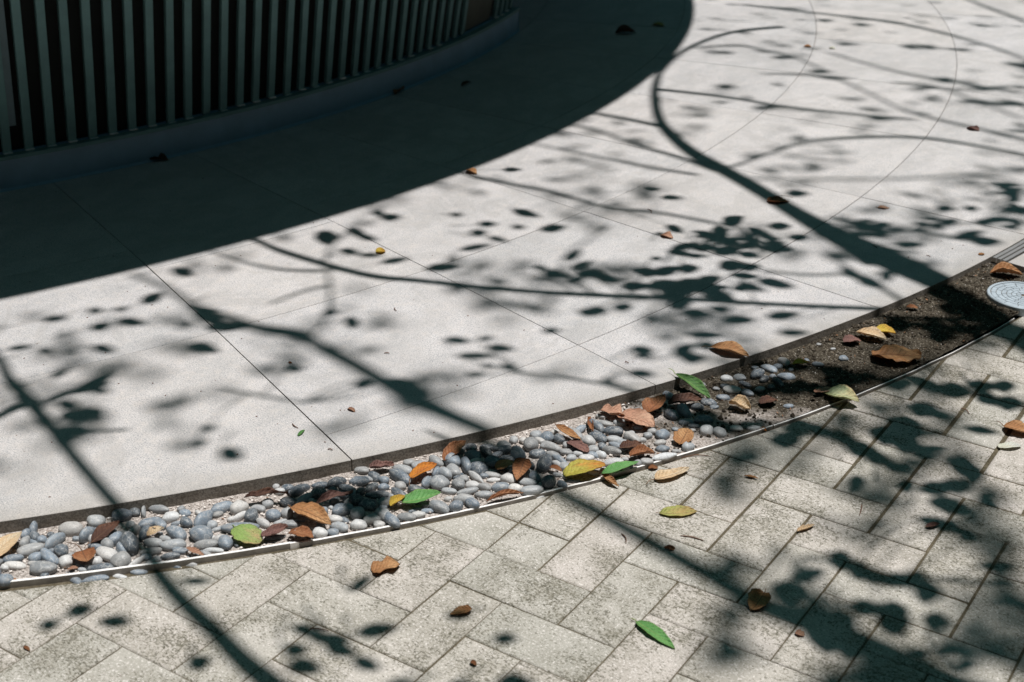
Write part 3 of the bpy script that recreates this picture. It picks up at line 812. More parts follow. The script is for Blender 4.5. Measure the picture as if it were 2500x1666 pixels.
# ------------------------------------------------------------ unseen blocks added to hide low sky and deepen the shade
def add_sky_blocker(loc, w, d, h, rz, label):
    t = empty('sky_blocker', loc); t.rotation_euler = (0, 0, rz); tag(t, label, 'building')
    m1 = mat_plain('dark_blocker', (.05, .06, .055), .6, 0, 2, .15); m2 = mat_plain('green_blocker_band', (.02, .035, .032), .15, 0, 2, .1)  # dark green so that the added blocks turn the shade teal
    mb = MB(); mb.prism([(-w / 2, -d / 2), (w / 2, -d / 2), (w / 2, d / 2), (-w / 2, d / 2)], -.1, h); mb.build('wall', m1, t)
    z = 1.2
    while z + 1.8 < h:
        mb = MB(); mb.prism([(-w / 2 - .03, -d / 2 - .03), (w / 2 + .03, -d / 2 - .03), (w / 2 + .03, d / 2 + .03), (-w / 2 - .03, d / 2 + .03)], z, z + 1.7); mb.build('blocker_band', m2, t); z += 3.2


add_sky_blocker((15, 1, 0), 8, 34, 20, 0, 'tall dark unseen block added right of the plaza to hide sky')
add_sky_blocker((0, -17, 0), 34, 8, 20, 0, 'tall dark unseen block added behind the viewer to hide sky')
add_sky_blocker((2, 24, 0), 30, 8, 16, .3, 'dark unseen block added across the far side of the plaza to hide sky')
# ------------------------------------------------------------ trees whose shade falls on the place (they stand outside the picture)
def lift(px, py, h, z=SLAB):
    """the point at height h whose shadow falls on the ground seen at (px, py)"""
    g_ = un(px, py, z); return g_ + SUN * ((h - z) / SUN.z)


def perp_m(px, py, dx, dy):
    """metres on the ground across a line running (dx, dy) in the picture, per picture pixel"""
    l = math.hypot(dx, dy); nx, ny = -dy / l, dx / l
    a, b = un(px - dx / l * 4, py - dy / l * 4), un(px + dx / l * 4, py + dy / l * 4)
    t = (b - a).normalized(); n_ = Vector((-t.y, t.x, 0)); c = un(px, py)
    q = (pr(c + n_ * .01)[0] - pr(c - n_ * .01)[0])
    return .02 / max(1e-6, abs(q.x * nx + q.y * ny))


def smooth_path(pts, k=4):
    out = []
    for i in range(len(pts) - 1):
        p0, p1, p2, p3 = pts[max(0, i - 1)], pts[i], pts[i + 1], pts[min(len(pts) - 1, i + 2)]
        for j in range(k):
            t = j / k
            out.append(tuple(.5 * ((2 * b) + (c - a) * t + (2 * a - 5 * b + 4 * c - d) * t * t + (3 * b - a - 3 * c + d) * t ** 3) for a, b, c, d in zip(p0, p1, p2, p3)))
    out.append(tuple(pts[-1])); return out


def limb(parent, pts, h0, h1, head=None, pen=.55, name='limb'):
    """pts: (x, y, width) of the shade in a 2353 wide picture, from tip to root or root to tip"""
    L = smooth_path([(x * 1.0625, y * 1.0625, w * 1.0625) for x, y, w in pts]); n_ = len(L); P = []; Rr = []
    for i, (x, y, w) in enumerate(L):
        a, b = L[max(0, i - 1)], L[min(n_ - 1, i + 1)]; h = h0 + (h1 - h0) * i / (n_ - 1)
        P.append(lift(x, y, h) + Vector((0, 0, 1)) * .0); wid = w * perp_m(x, y, b[0] - a[0], b[1] - a[1])
        Rr.append(max(.0022, wid / 2 * pen))
    if head:
        pre = []; pr_ = []
        src = P[0]
        for i, hp in enumerate(head): pre.append(Vector(hp[:3])); pr_.append(hp[3])
        P = pre + P; Rr = pr_ + Rr
    mb = MB(); mb.tube(P, Rr, 8 if max(Rr) > .012 else 6); o = mb.build(name, BARKM, parent, True)
    return P, o


def leaf_outline(n_=7):
    t = [i / n_ for i in range(n_ + 1)]; w = [math.sin(PI * x ** .85) ** .9 * (1 - .15 * x) for x in t]; return t, w


class Foliage:
    def __init__(s): s.v = []; s.f = []; s.uv = []; s.c = []
    def add(s, c, ax, bx, up=None):
        """leaf centred at c, ax / bx: half length and half width vectors"""
        s.c.append((c, ax)); t, w = leaf_outline(); n0 = len(s.v); nn = ax.cross(bx); nn.normalize()
        dr = random.uniform(-.25, .25) * ax.length
        for x, y in zip(t, w):
            m_ = c + ax * (2 * x - 1) + nn * dr * (2 * x - 1) ** 2
            s.v += [m_ - bx * y, m_ - nn * .12 * bx.length * y, m_ + bx * y]; s.uv += [(x, -1), (x, 0), (x, 1)]
        for i in range(len(t) - 1):
            o = n0 + 3 * i; s.f += [[o, o + 1, o + 4, o + 3], [o + 1, o + 2, o + 5, o + 4]]


def leaf_shade(fol, x, y, L, Wd, ang, h, dens=1.0, grow=1.0):
    """fill an elliptic patch of shade (2500-picture pixels) with one or more leaves hanging at height h"""
    t = math.radians(ang); ux, uy = math.cos(t), -math.sin(t)
    c = lift(x, y, h)
    A = (un(x + ux * L / 2, y + uy * L / 2) - un(x - ux * L / 2, y - uy * L / 2)) / 2
    B = (un(x - uy * Wd / 2, y + ux * Wd / 2) - un(x + uy * Wd / 2, y - ux * Wd / 2)) / 2
    ar = PI * abs(A.x * B.y - A.y * B.x)
    if ar < .0052:
        z1, z2 = random.uniform(-.15, .15), random.uniform(-.2, .2)
        a, b = A.copy(), B.copy()
        if b.length > a.length: a, b = b, a
        b = b - a * (a.dot(b) / a.length_squared) * .6
        fol.add(c, a * 1.10 * grow + Vector((0, 0, a.length * z1)), b * 1.22 * grow + Vector((0, 0, b.length * z2)))
    else:
        k = max(3, int(ar / .0012 * dens))
        for _ in range(k):
            rr_, ph = math.sqrt(random.random()) * .82, random.uniform(0, 2 * PI)
            off = A * rr_ * math.cos(ph) + B * rr_ * math.sin(ph)
            l = random.uniform(.030, .046); w = l * random.uniform(.45, .62); th = random.gauss(math.atan2(A.y, A.x), .7)
            ax = Vector((math.cos(th), math.sin(th), random.uniform(-.3, .3))) * l; bx = Vector((-math.sin(th), math.cos(th), random.uniform(-.4, .4))) * w
            fol.add(c + off + Vector((0, 0, random.uniform(-.12, .12))), ax, bx)


T1 = Vector((1.75, .35, 0)); T2 = Vector((-.2, -3.2, 0))
tree1 = empty('tree', T1); tag(tree1, 'leafy tree with long spreading limbs beside the patio, shading the walkway')
tree1['category'] = 'tree'
tree2 = empty('tree', T2); tag(tree2, 'slender leafy tree near the pebble gutter, throwing a forked branch shadow at left', 'tree')


def trunk(par, base, top, r0, r1):
    mb = MB(); P = []; Rr = []
    for i in range(13):
        t = i / 12; P.append(Vector((base.x, base.y, -.1)).lerp(top, t) + Vector((.05 * math.sin(t * 5), .05 * math.cos(t * 4 + 1), 0)))
        Rr.append(r0 + (r1 - r0) * t + (.05 * (1 - t) ** 6))
    mb.tube(P, Rr, 16); mb.build('trunk', BARKM, par, True); return P[-1]


LIMB_TREE = []


def world_limb(*a, **k):
    P, o = limb(None, *a, **k); return P, o


fork1 = trunk(tree1, T1, Vector((1.35, .75, 2.5)), .10, .075)
fork2 = trunk(tree2, T2, Vector((-.05, -2.3, 2.3)), .055, .035)
# tree parts are modelled in place, so keep the parents' origins out of their coordinates
for tr in (tree1, tree2):
    for ch in list(tr.children):
        ch.data = ch.data.copy(); ch.data.transform(Matrix.Translation(-tr.location))
paths = []


def L1(pts, h0, h1, head=None, pen=.55, tr=tree1):
    P, o = limb(None, pts, h0, h1, head, pen)
    o.data.transform(Matrix.Translation(-tr.location)); o.parent = tr; paths.append((tr, P)); return P


f1 = (fork1.x, fork1.y, fork1.z - .05)
# main limb over the top right
A = L1([(2480, 850, 50), (2353, 752, 52), (2265, 700, 50), (2165, 652, 50), (2050, 600, 54), (1930, 545, 46), (1830, 490, 35), (1740, 435, 31), (1660, 390, 28), (1600, 357, 28), (1550, 318, 27), (1518, 280, 27), (1505, 230, 25), (1508, 190, 20), (1524, 158, 14), (1580, 112, 9), (1680, 75, 7), (1800, 62, 6)],
       3.4, 3.5, [(*f1, .05), (1.0, .85, 2.72, .045)], .92)
for pts in ([(1518, 291, 10), (1450, 276, 10), (1375, 262, 9), (1280, 240, 8)], [(1640, 392, 11), (1560, 362, 10), (1450, 330, 9), (1380, 302, 8), (1300, 284, 7)],
            [(1600, 402, 7), (1500, 386, 8), (1400, 366, 7), (1300, 346, 6), (1200, 325, 5)], [(1655, 392, 8), (1720, 370, 8), (1790, 345, 8), (1860, 325, 8), (2000, 315, 8), (2150, 320, 8), (2353, 355, 7), (2450, 370, 7)],
            [(1505, 205, 8), (1600, 215, 7), (1700, 228, 7), (1800, 245, 7), (1950, 262, 6), (2100, 275, 6)]):
    L1(pts, 3.5, 5.6, None, .78)
for pts, h in (([(2430, 345, 10), (2346, 318, 9), (2176, 280, 9), (2076, 253, 8), (1996, 214, 8), (1926, 184, 8), (1846, 172, 7), (1750, 170, 6)], 3.4), ([(2440, 180, 10), (2346, 133, 9), (2226, 92, 8), (2076, 56, 8), (1976, 42, 7), (1826, 25, 6), (1700, 10, 6)], 3.6),
               ([(1901, 165, 7), (1821, 130, 7), (1760, 118, 7), (1701, 105, 7), (1600, 110, 6)], 3.4), ([(2420, 75, 9), (2346, 46, 9), (2226, 0, 8), (2150, -40, 7)], 3.7), ([(2450, 380, 9), (2353, 390, 8), (2101, 410, 8), (1801, 412, 7), (1700, 410, 6)], 3.9),
               ([(1700, 525, 8), (1600, 505, 8), (1486, 485, 8), (1420, 482, 9), (1361, 468, 9), (1266, 440, 9), (1176, 424, 9), (1100, 408, 9), (1040, 390, 8)], 3.0), ([(1400, 520, 7), (1361, 545, 7), (1300, 590, 7), (1290, 640, 6)], 3.6),
               ([(1180, 425, 7), (1130, 404, 7)], 3.0), ([(2300, 560, 9), (2150, 540, 8), (2000, 515, 8), (1900, 500, 7)], 3.6), ([(2353, 215, 8), (2200, 190, 8), (2060, 165, 7), (1900, 120, 7)], 4.0), ([(2353, 275, 8), (2250, 235, 8), (2150, 200, 7), (2050, 190, 6)], 3.8),
               ([(2090, 700, 14), (2030, 665, 12), (1990, 640, 10), (1940, 610, 8), (1900, 585, 6)], 2.9), ([(1960, 628, 7), (1880, 632, 7), (1800, 628, 6), (1750, 620, 5)], 3.0),
               ([(1950, 545, 12), (2020, 535, 10), (2090, 530, 7)], 2.9), ([(2000, 560, 10), (2060, 575, 8), (2110, 580, 6)], 2.9)):
    L1(pts, h * (1.7 if pts[0][1] < 450 else 1.25), h * (1.7 if pts[0][1] < 450 else 1.25) + .1, None, .62 if pts[0][1] < 450 else .8)
# long thin limb across the middle
D_ = L1([(2500, 760, 22), (2380, 735, 20), (2240, 720, 16), (2120, 715, 12), (2020, 710, 12), (1850, 703, 12), (1700, 695, 12), (1550, 686, 13), (1400, 680, 13), (1250, 672, 13), (1100, 660, 13), (960, 645, 13), (870, 637, 15), (790, 620, 16), (720, 600, 16), (640, 575, 16), (590, 553, 14), (500, 520, 10)], 2.6, 2.9, [(*f1, .03), (1.0, .9, 2.4, .02)], .80)
L1([(740, 623, 9), (640, 619, 9), (540, 597, 8), (440, 560, 6)], 3.3, 3.4, None, .7)
# third limb, low and dark over the patio, then up past the gutter
L1([(2500, 1660, 56), (2353, 1600, 70), (2200, 1535, 66), (2080, 1480, 66), (1960, 1430, 66), (1850, 1390, 60), (1740, 1345, 54), (1640, 1290, 44), (1550, 1240, 42), (1450, 1185, 38), (1380, 1145, 36), (1300, 1105, 34), (1200, 1040, 34), (1120, 992, 32), (1050, 962, 34), (980, 930, 42), (920, 900, 38), (860, 865, 34), (800, 830, 32), (740, 800, 30), (690, 770, 28), (600, 755, 24), (520, 730, 22), (450, 705, 20), (380, 660, 14), (300, 630, 10)], 4.2, 4.8,
   [(*f1, .05), (1.5, .3, 2.6, .045), (1.2, -.3, 3.5, .04)], .95)
L1([(700, 778, 16), (735, 750, 16), (757, 705, 20), (757, 650, 20), (748, 600, 18), (765, 560, 14), (800, 530, 10)], 3.3, 3.7, None, .5)
L1([(760, 655, 10), (690, 672, 10), (620, 700, 8)], 3.6, 3.7, None, .6)
L1([(1380, 882, 9), (1280, 866, 9), (1200, 858, 8)], 3.0, 3.0, None, .7); L1([(700, 925, 9), (600, 910, 9), (500, 890, 7)], 3.2, 3.3, None, .7)
L1([(2353, 1310, 16), (2200, 1300, 16), (2050, 1285, 14), (1950, 1262, 12), (1850, 1250, 10)], 3.0, 3.0, None, .6)
# the forked limb at left, from the second tree
L1([(760, 1690, 60), (670, 1575, 54), (620, 1530, 50), (560, 1480, 46), (500, 1420, 42), (430, 1355, 38), (375, 1295, 36), (325, 1228, 33), (270, 1165, 30), (230, 1120, 28), (170, 1050, 28), (110, 975, 28), (70, 925, 32), (20, 870, 26), (0, 830, 22), (-60, 770, 18), (-120, 700, 14)], 2.5, 3.2,
   [(fork2.x, fork2.y, fork2.z - .04, .034)], 1.15, tree2)
L1([(95, 950, 14), (60, 930, 18), (0, 955, 18), (-80, 1000, 16)], 2.6, 2.5, None, .9, tree2)
L1([(95, 930, 12), (150, 905, 12), (200, 898, 10), (250, 880, 8)], 2.6, 2.5, None, .9, tree2)
L1([(150, 1005, 12), (180, 992, 12), (240, 990, 8), (295, 988, 6)], 2.6, 2.5, None, .9, tree2)

V3 = lambda x, y: (600 + x / 2.353, 500 + y / 2.353)
SH = {
 5: (0, 500, 2.353, 1.9, """320 655 150 32 5;580 700 130 45 15;760 675 160 48 -8;880 535 140 55 25;1180 825 170 60 -15;600 830 140 50 -15;350 965 120 42 30;560 1015 280 55 25;570 1065 140 45 -10;390 1150 120 55 -5
510 1205 180 80 10;420 1215 160 80 0;520 1297 260 22 2;400 1290 160 45 0;1200 660 230 55 -25;1300 705 240 45 0;1170 600 200 26 -5;1700 945 100 36 0;2020 680 76 70 0;1200 1285 76 44 0;1150 1370 90 44 20
1330 1435 140 80 -20;1050 390 130 50 -20;2080 1040 90 44 0;550 608 90 36 -10;700 600 80 28 0;260 840 90 40 0;120 820 160 30 8;1900 620 90 36 0"""),
 3: (600, 500, 2.353, 1.9, """460 190 120 80 0;640 160 110 44 -25;700 190 130 34 -15;600 270 120 36 -10;720 290 150 26 0;860 320 170 32 10;1130 360 190 42 5;830 75 110 44 0;760 50 70 34 0;1610 50 160 40 -15;1390 112 112 32 0
1340 162 100 36 0;1570 130 80 28 0;1770 135 150 42 8;1450 200 120 30 -15;1320 245 190 30 10;1880 290 110 50 35;1930 345 140 36 20;1780 400 140 50 -10;2000 400 180 50 -15;1900 430 130 34 10;2080 430 120 44 -10;1700 365 90 30 -10
1220 780 155 38 -5;1380 768 88 30 10;1470 825 160 42 -5;1330 868 240 34 0;1390 930 66 34 0;1510 930 88 38 10;1330 975 120 30 0;1755 725 86 38 0;2170 590 90 50 0;1970 620 120 50 0;2280 830 140 36 -5;2290 870 130 28 0;2270 970 170 36 -5
2080 1015 76 38 0;670 1030 90 50 0;900 1030 230 60 -8;980 1070 200 50 -20;1210 60 70 26 0"""),
 4: (1000, 100, 2.353, 1.75, """590 740 105 24 0;1525 1082 105 44 -25;1860 1030 120 60 20;2130 1065 130 40 0;1760 1110 220 56 5;1870 1150 210 70 -10;2010 1100 150 36 -20;2060 1150 270 52 -15;2060 1200 250 44 -5;1580 1180 150 40 15;1560 1220 150 32 -10
1650 1235 120 26 0;1830 1205 170 54 10;1850 1290 150 64 10;1960 1300 120 44 10;1360 1330 130 56 -10;1480 1320 170 54 15;1600 1310 120 54 0;1310 1410 180 42 5;1470 1400 200 60 8;1620 1395 200 64 8;1720 1375 150 60 15;1540 1440 250 64 5;1700 1440 250 80 5
1560 1510 140 54 15;1790 1470 180 60 -20;1930 1350 170 34 -5;2090 1390 170 44 -10;1910 1420 110 36 0;2240 1130 110 36 0;1700 1190 160 40 0;1950 1230 120 36 -10;1440 1110 60 20 0;1230 1530 90 40 0;1420 1250 70 24 0;1500 900 100 26 0;1390 855 70 22 0"""),
 6: (1250, 0, 1.8824, 2.0, """1700 1075 190 36 5;1620 1035 180 50 0;1830 1125 140 28 0;1750 1160 110 34 -15;1960 1020 160 42 10;1990 960 80 28 0;2110 960 66 28 0;2180 1020 120 28 5;2100 1080 140 40 15;2180 1110 140 40 0;2310 890 150 70 0
2330 960 110 70 0;2330 1030 110 60 0;2290 860 140 40 0;2240 1010 140 28 0;1720 1270 64 54 0;1640 1200 110 44 0;1650 1300 140 40 -20;1560 1260 110 36 -30;1550 1150 230 44 -10;1240 1310 120 36 -10;1100 1320 140 36 -15;960 1420 110 28 0;500 1415 84 36 0
390 1430 100 44 0;1200 495 180 26 0;1900 405 110 14 0;2180 405 170 22 0;1900 220 170 26 -5;2050 230 110 18 0;1610 115 76 14 0;1440 95 76 14 0;1990 370 90 26 0;1310 890 110 30 0;650 870 90 22 0;750 910 90 20 0;1480 1070 120 50 0
850 1440 150 40 -5;1050 1470 150 40 0;1250 1450 160 40 5;1300 1530 150 30 0;900 1540 180 34 0;1120 1120 60 26 0;2290 480 150 40 -10;2330 300 120 40 -20;2100 470 140 24 0;1700 545 140 20 0;1500 360 120 20 0;1420 330 110 18 0;1250 265 110 16 0;940 240 120 18 0;980 400 90 24 0"""),
 7: (1250, 833, 1.8824, 1.9, """600 45 100 46 -10;600 150 130 36 -5;440 185 50 18 0;790 40 110 60 30;830 80 110 50 0;900 20 100 40 0;980 160 60 20 0;1150 70 120 40 0;1050 190 140 50 -10;700 250 170 50 -10;900 330 240 50 5;1100 340 200 46 10;1320 80 180 50 0
1500 100 200 50 -10;1650 130 220 60 0;1850 60 240 50 10;1300 190 180 40 0;1450 200 120 40 0;1700 60 160 40 0"""),
 8: (1900, 1266, 3.92, 2.2, """640 270 170 110 -10;820 370 190 110 -25;1000 430 240 70 -5;1200 450 280 80 5;1350 440 180 100 30;1480 570 190 130 -20;350 400 240 70 15;150 560 240 120 0;900 720 240 90 -10;1150 760 220 130 -5;1180 860 240 130 10;1550 850 170 120 -10
420 880 260 160 -5;620 880 240 170 0;500 1000 280 170 -5;700 1050 280 150 -15;1100 1300 300 80 -25;1300 1400 280 80 -25;1500 1470 280 80 -25;2150 320 300 44 0;1850 1270 180 54 0;1650 1130 180 54 0;1400 1120 120 40 0"""),
 9: (1900, 900, 3.92, 2.1, """1250 430 220 110 -10;1080 520 240 110 -15;1250 590 220 110 -10;850 650 240 80 -10;1000 740 200 70 -15;1480 660 230 64 10;1180 830 240 54 -20;1800 800 180 110 -10;1900 880 180 110 -20;1600 1020 280 70 5;1760 1000 190 80 -10;1650 1170 220 90 -5
1750 1210 150 54 0;2080 1150 190 54 -35;790 970 120 90 0;1280 1000 120 84 20;1550 1340 240 54 -10;1710 1380 190 70 -20;1850 1470 140 90 -40;250 430 220 70 0;430 470 160 60 0;1500 60 260 90 -10;1750 100 240 80 -10;2050 180 260 100 -10;2250 220 200 80 0;1450 280 240 80 -10;1600 330 160 50 0
2000 470 240 44 -10;100 580 200 80 0;700 560 180 60 -10;620 520 160 60 0;1150 40 160 60 0;1980 60 200 70 -10;2200 60 160 70 0;1350 500 160 70 0"""),
 10: (0, 1266, 3.92, 2.0, """780 740 190 70 10;1120 850 230 60 0;1930 1230 170 80 20;480 880 140 60 0;1900 460 200 40 0"""),
 11: (500, 1266, 3.92, 2.1, """1680 930 290 74 10;1520 480 200 60 35;1000 930 210 64 -15;900 1110 170 70 0;1330 1110 240 80 -15;1580 1250 210 74 -20;960 1260 200 90 15;1050 1290 150 60 0;1180 1000 240 60 0;1900 1480 200 110 0;2020 1540 200 100 0;1300 1000 200 50 -10"""),
 12: (1000, 1266, 3.92, 2.1, """520 1490 180 120 0;50 1520 200 110 0;1050 1430 260 100 0;500 790 180 50 0;950 1010 180 60 0"""),
 13: (850, 1030, 4.706, 1.9, """1500 330 300 110 -10;1700 400 260 100 0;1850 450 200 90 0;1450 250 200 60 0;150 830 260 120 0;250 950 260 120 0;350 800 220 90 0;100 720 200 80 0;1300 330 120 60 0;2250 600 180 120 0;2250 560 160 60 0"""),
 14: (450, 1130, 4.706, 1.9, """1500 330 260 110 0;1300 320 200 90 0;2000 440 260 110 0;2150 520 220 100 0;1750 240 240 90 0;2200 370 240 80 0"""),
 15: (1600, 780, 4.706, 1.9, """300 1000 260 100 -5;600 1000 260 90 0;700 1080 240 90 0;1100 1110 200 70 0;1250 730 200 90 0;1450 660 200 80 0;1700 640 180 60 0;1900 700 240 70 0;1650 1180 200 60 0;2100 600 240 80 0;2200 700 200 60 0;900 1130 200 60 0;200 820 120 60 0"""),
 16: (2000, 560, 3.92, 2.2, """1300 850 240 80 0;1500 900 240 80 0;1100 900 240 90 0;1200 960 200 60 0;900 1000 200 60 0;1500 770 200 60 0;1700 800 200 60 0;800 850 220 70 0;500 1300 220 70 0;300 1350 260 70 0;1300 700 200 70 0;1800 860 200 60 0;200 1440 200 70 0"""),
}
fols = {}
for tr in (tree1, tree2): fols[tr.name] = (tr, Foliage())
for key, (x0, y0, s_, h, txt) in SH.items():
    for row in txt.replace('\n', ';').split(';'):
        x, y, l, w, a = (float(q) for q in row.split()); X, Y = x0 + x / s_, y0 + y / s_
        if (2090 < X < 2290 and 800 < Y < 900) or math.hypot(X - 1852, Y - 1470) < 55: continue
        tr = tree2 if X < 480 else tree1
        if key >= 8: l *= 1.38; w *= 1.7
        leaf_shade(fols[tr.name][1], X, Y, l / s_, w / s_, a, h * 1.12 if key >= 8 else (h * (1.45 if key == 4 else 1.7) if key != 6 or Y > 400 else h * 2.9) + random.uniform(-.15, .15))
# fine twigs from the limbs to the traced leaves
for tr, fo in fols.values():
    pts_ = [p for tt, P in paths if tt == tr for p in P]; tw = MB()
    for c, ax in fo.c:
        near = min(pts_, key=lambda p: (p - c).xy.length_squared * 1.0 + .15 * (p.z - c.z) ** 2); e = c - ax
        if (near - e).xy.length > .20: 
            d_ = (near - e); near = e + Vector((d_.x, d_.y, 0)).normalized() * random.uniform(.03, .09) + Vector((0, 0, .1))
        sd_ = (near - e).cross(Vector((0, 0, 1))) * random.uniform(-.10, .10)
        P = [e.lerp(near, i / 7) + sd_ * math.sin(PI * i / 7) for i in range(8)]
        tw.tube(P, [.0016 + .0022 * i / 7 for i in range(8)], 4, False)
    me = mesh('twigs', [q_ - tr.location for q_ in tw.v], tw.f, BARKM); tag(obj('twigs', me, tr), kind='stuff')
# soft, higher foliage: faint broken shade everywhere, heavier at the far right
for i in range(4200):
    X = random.uniform(-50, 2600); Y = random.uniform(-20, 1700)
    kerb_y = 1275 - .16 * X - .000045 * X * X
    if Y > kerb_y - 60 and X < 1750: continue
    if X < 900 and random.random() < .6: continue
    n_ = noise.noise(Vector((X / 260, Y / 130, 3.1)))
    if n_ < -.08 + .25 * random.random(): continue
    tr = tree2 if X < 480 else tree1
    g_ = lift(X, Y, random.uniform(5.0, 9.0)); th = random.uniform(0, PI); l = random.uniform(.028, .045)
    fols[tr.name][1].add(g_, Vector((math.cos(th), math.sin(th), random.uniform(-.6, .6))) * l, Vector((-math.sin(th), math.cos(th), random.uniform(-.6, .6))) * l * .5)
for tr, fo in fols.values():
    me = mesh('foliage', [q - tr.location for q in fo.v], fo.f, TREELEAFM, True, fo.uv); tag(obj('foliage', me, tr), kind='stuff')
# ------------------------------------------------------------ fallen leaves
LM = {
 'tan': mat_leaf('leaf_tan_brown', (.50, .24, .10), (.66, .38, .18), (.24, .11, .045)),
 'orange': mat_leaf('leaf_orange', (0.806, 0.312, 0.0455), (0.65, 0.208, 0.039), (.36, .12, .02), trans=.3),
 'rust': mat_leaf('leaf_rust_brown', (.38, .15, .065), (.52, .25, .12), (.17, .07, .03)),
 'dark': mat_leaf('leaf_dark_brown', (0.111, 0.052, 0.0364), (0.195, 0.091, 0.0546), (.05, .025, .018)),
 'mauve': mat_leaf('leaf_mauve_brown', (0.26, 0.137, 0.117), (0.364, 0.189, 0.15), (.12, .06, .05)),
 'pink': mat_leaf('leaf_pinkish_tan', (.60, .33, .22), (.70, .44, .30), (.34, .16, .10)),
 'cream': mat_leaf('leaf_cream', (.84, .62, .38), (.86, .72, .52), (.60, .38, .19), (.42, .20, .08), .4, .3),
 'white': mat_leaf('leaf_bleached', (0.85, 0.85, 0.715), (0.85, 0.85, 0.806), (.62, .52, .34), (.4, .3, .18), .15, .3),
 'green': mat_leaf('leaf_green', (0.156, 0.39, 0.111), (0.221, 0.494, 0.156), (.27, .46, .20), (.25, .16, .05), .2, .3, .42),
 'deep': mat_leaf('leaf_deep_green', (0.091, 0.215, 0.0585), (0.13, 0.273, 0.078), (.17, .27, .10), (.10, .08, .03), .2, .25, .42),
 'olive': mat_leaf('leaf_olive_yellow', (0.468, 0.481, 0.143), (0.598, 0.429, 0.169), (.52, .46, .20), (.20, .10, .03), .6, .3),
 'yg': mat_leaf('leaf_yellow_green_to_orange', (0.546, 0.494, 0.091), (0.728, 0.312, 0.065), (.40, .27, .05), (.14, .05, .02), .55, .3, .5, .52),
 'spotty': mat_leaf('leaf_green_with_brown_patch', (0.351, 0.494, 0.143), (0.611, 0.429, 0.221), (.38, .46, .19), (.16, .07, .02), .75, .3, .5, .56),
 'yellow': mat_leaf('leaf_yellow', (0.85, 0.624, 0.104), (0.78, 0.468, 0.078), (.44, .28, .05), (.3, .12, .03), .4, .35),
 'pale': mat_leaf('leaf_pale_green_yellow', (.58, .64, .38), (.84, .76, .44), (.34, .24, .10), (.42, .18, .05), .4, .3, .5, .48),
}
STEMM = mat_plain('leaf_stem', (.16, .085, .045), .8, 0, 60, .25)
GSTEM = mat_plain('green_leaf_stem', (.26, .33, .10), .7, 0, 60, .2)


def outline(kind, t):
    if kind == 'lance': return .98 * math.sin(PI * min(1, t) ** .92) ** .85
    if kind == 'ovate': return math.sin(PI * t ** .72) ** .72
    if kind == 'round': return math.sin(PI * t ** .85) ** .5
    if kind == 'blunt': return math.sin(PI * (t * .93 + .06) ** .9) ** .62
    return math.sin(PI * t ** .8) ** .65


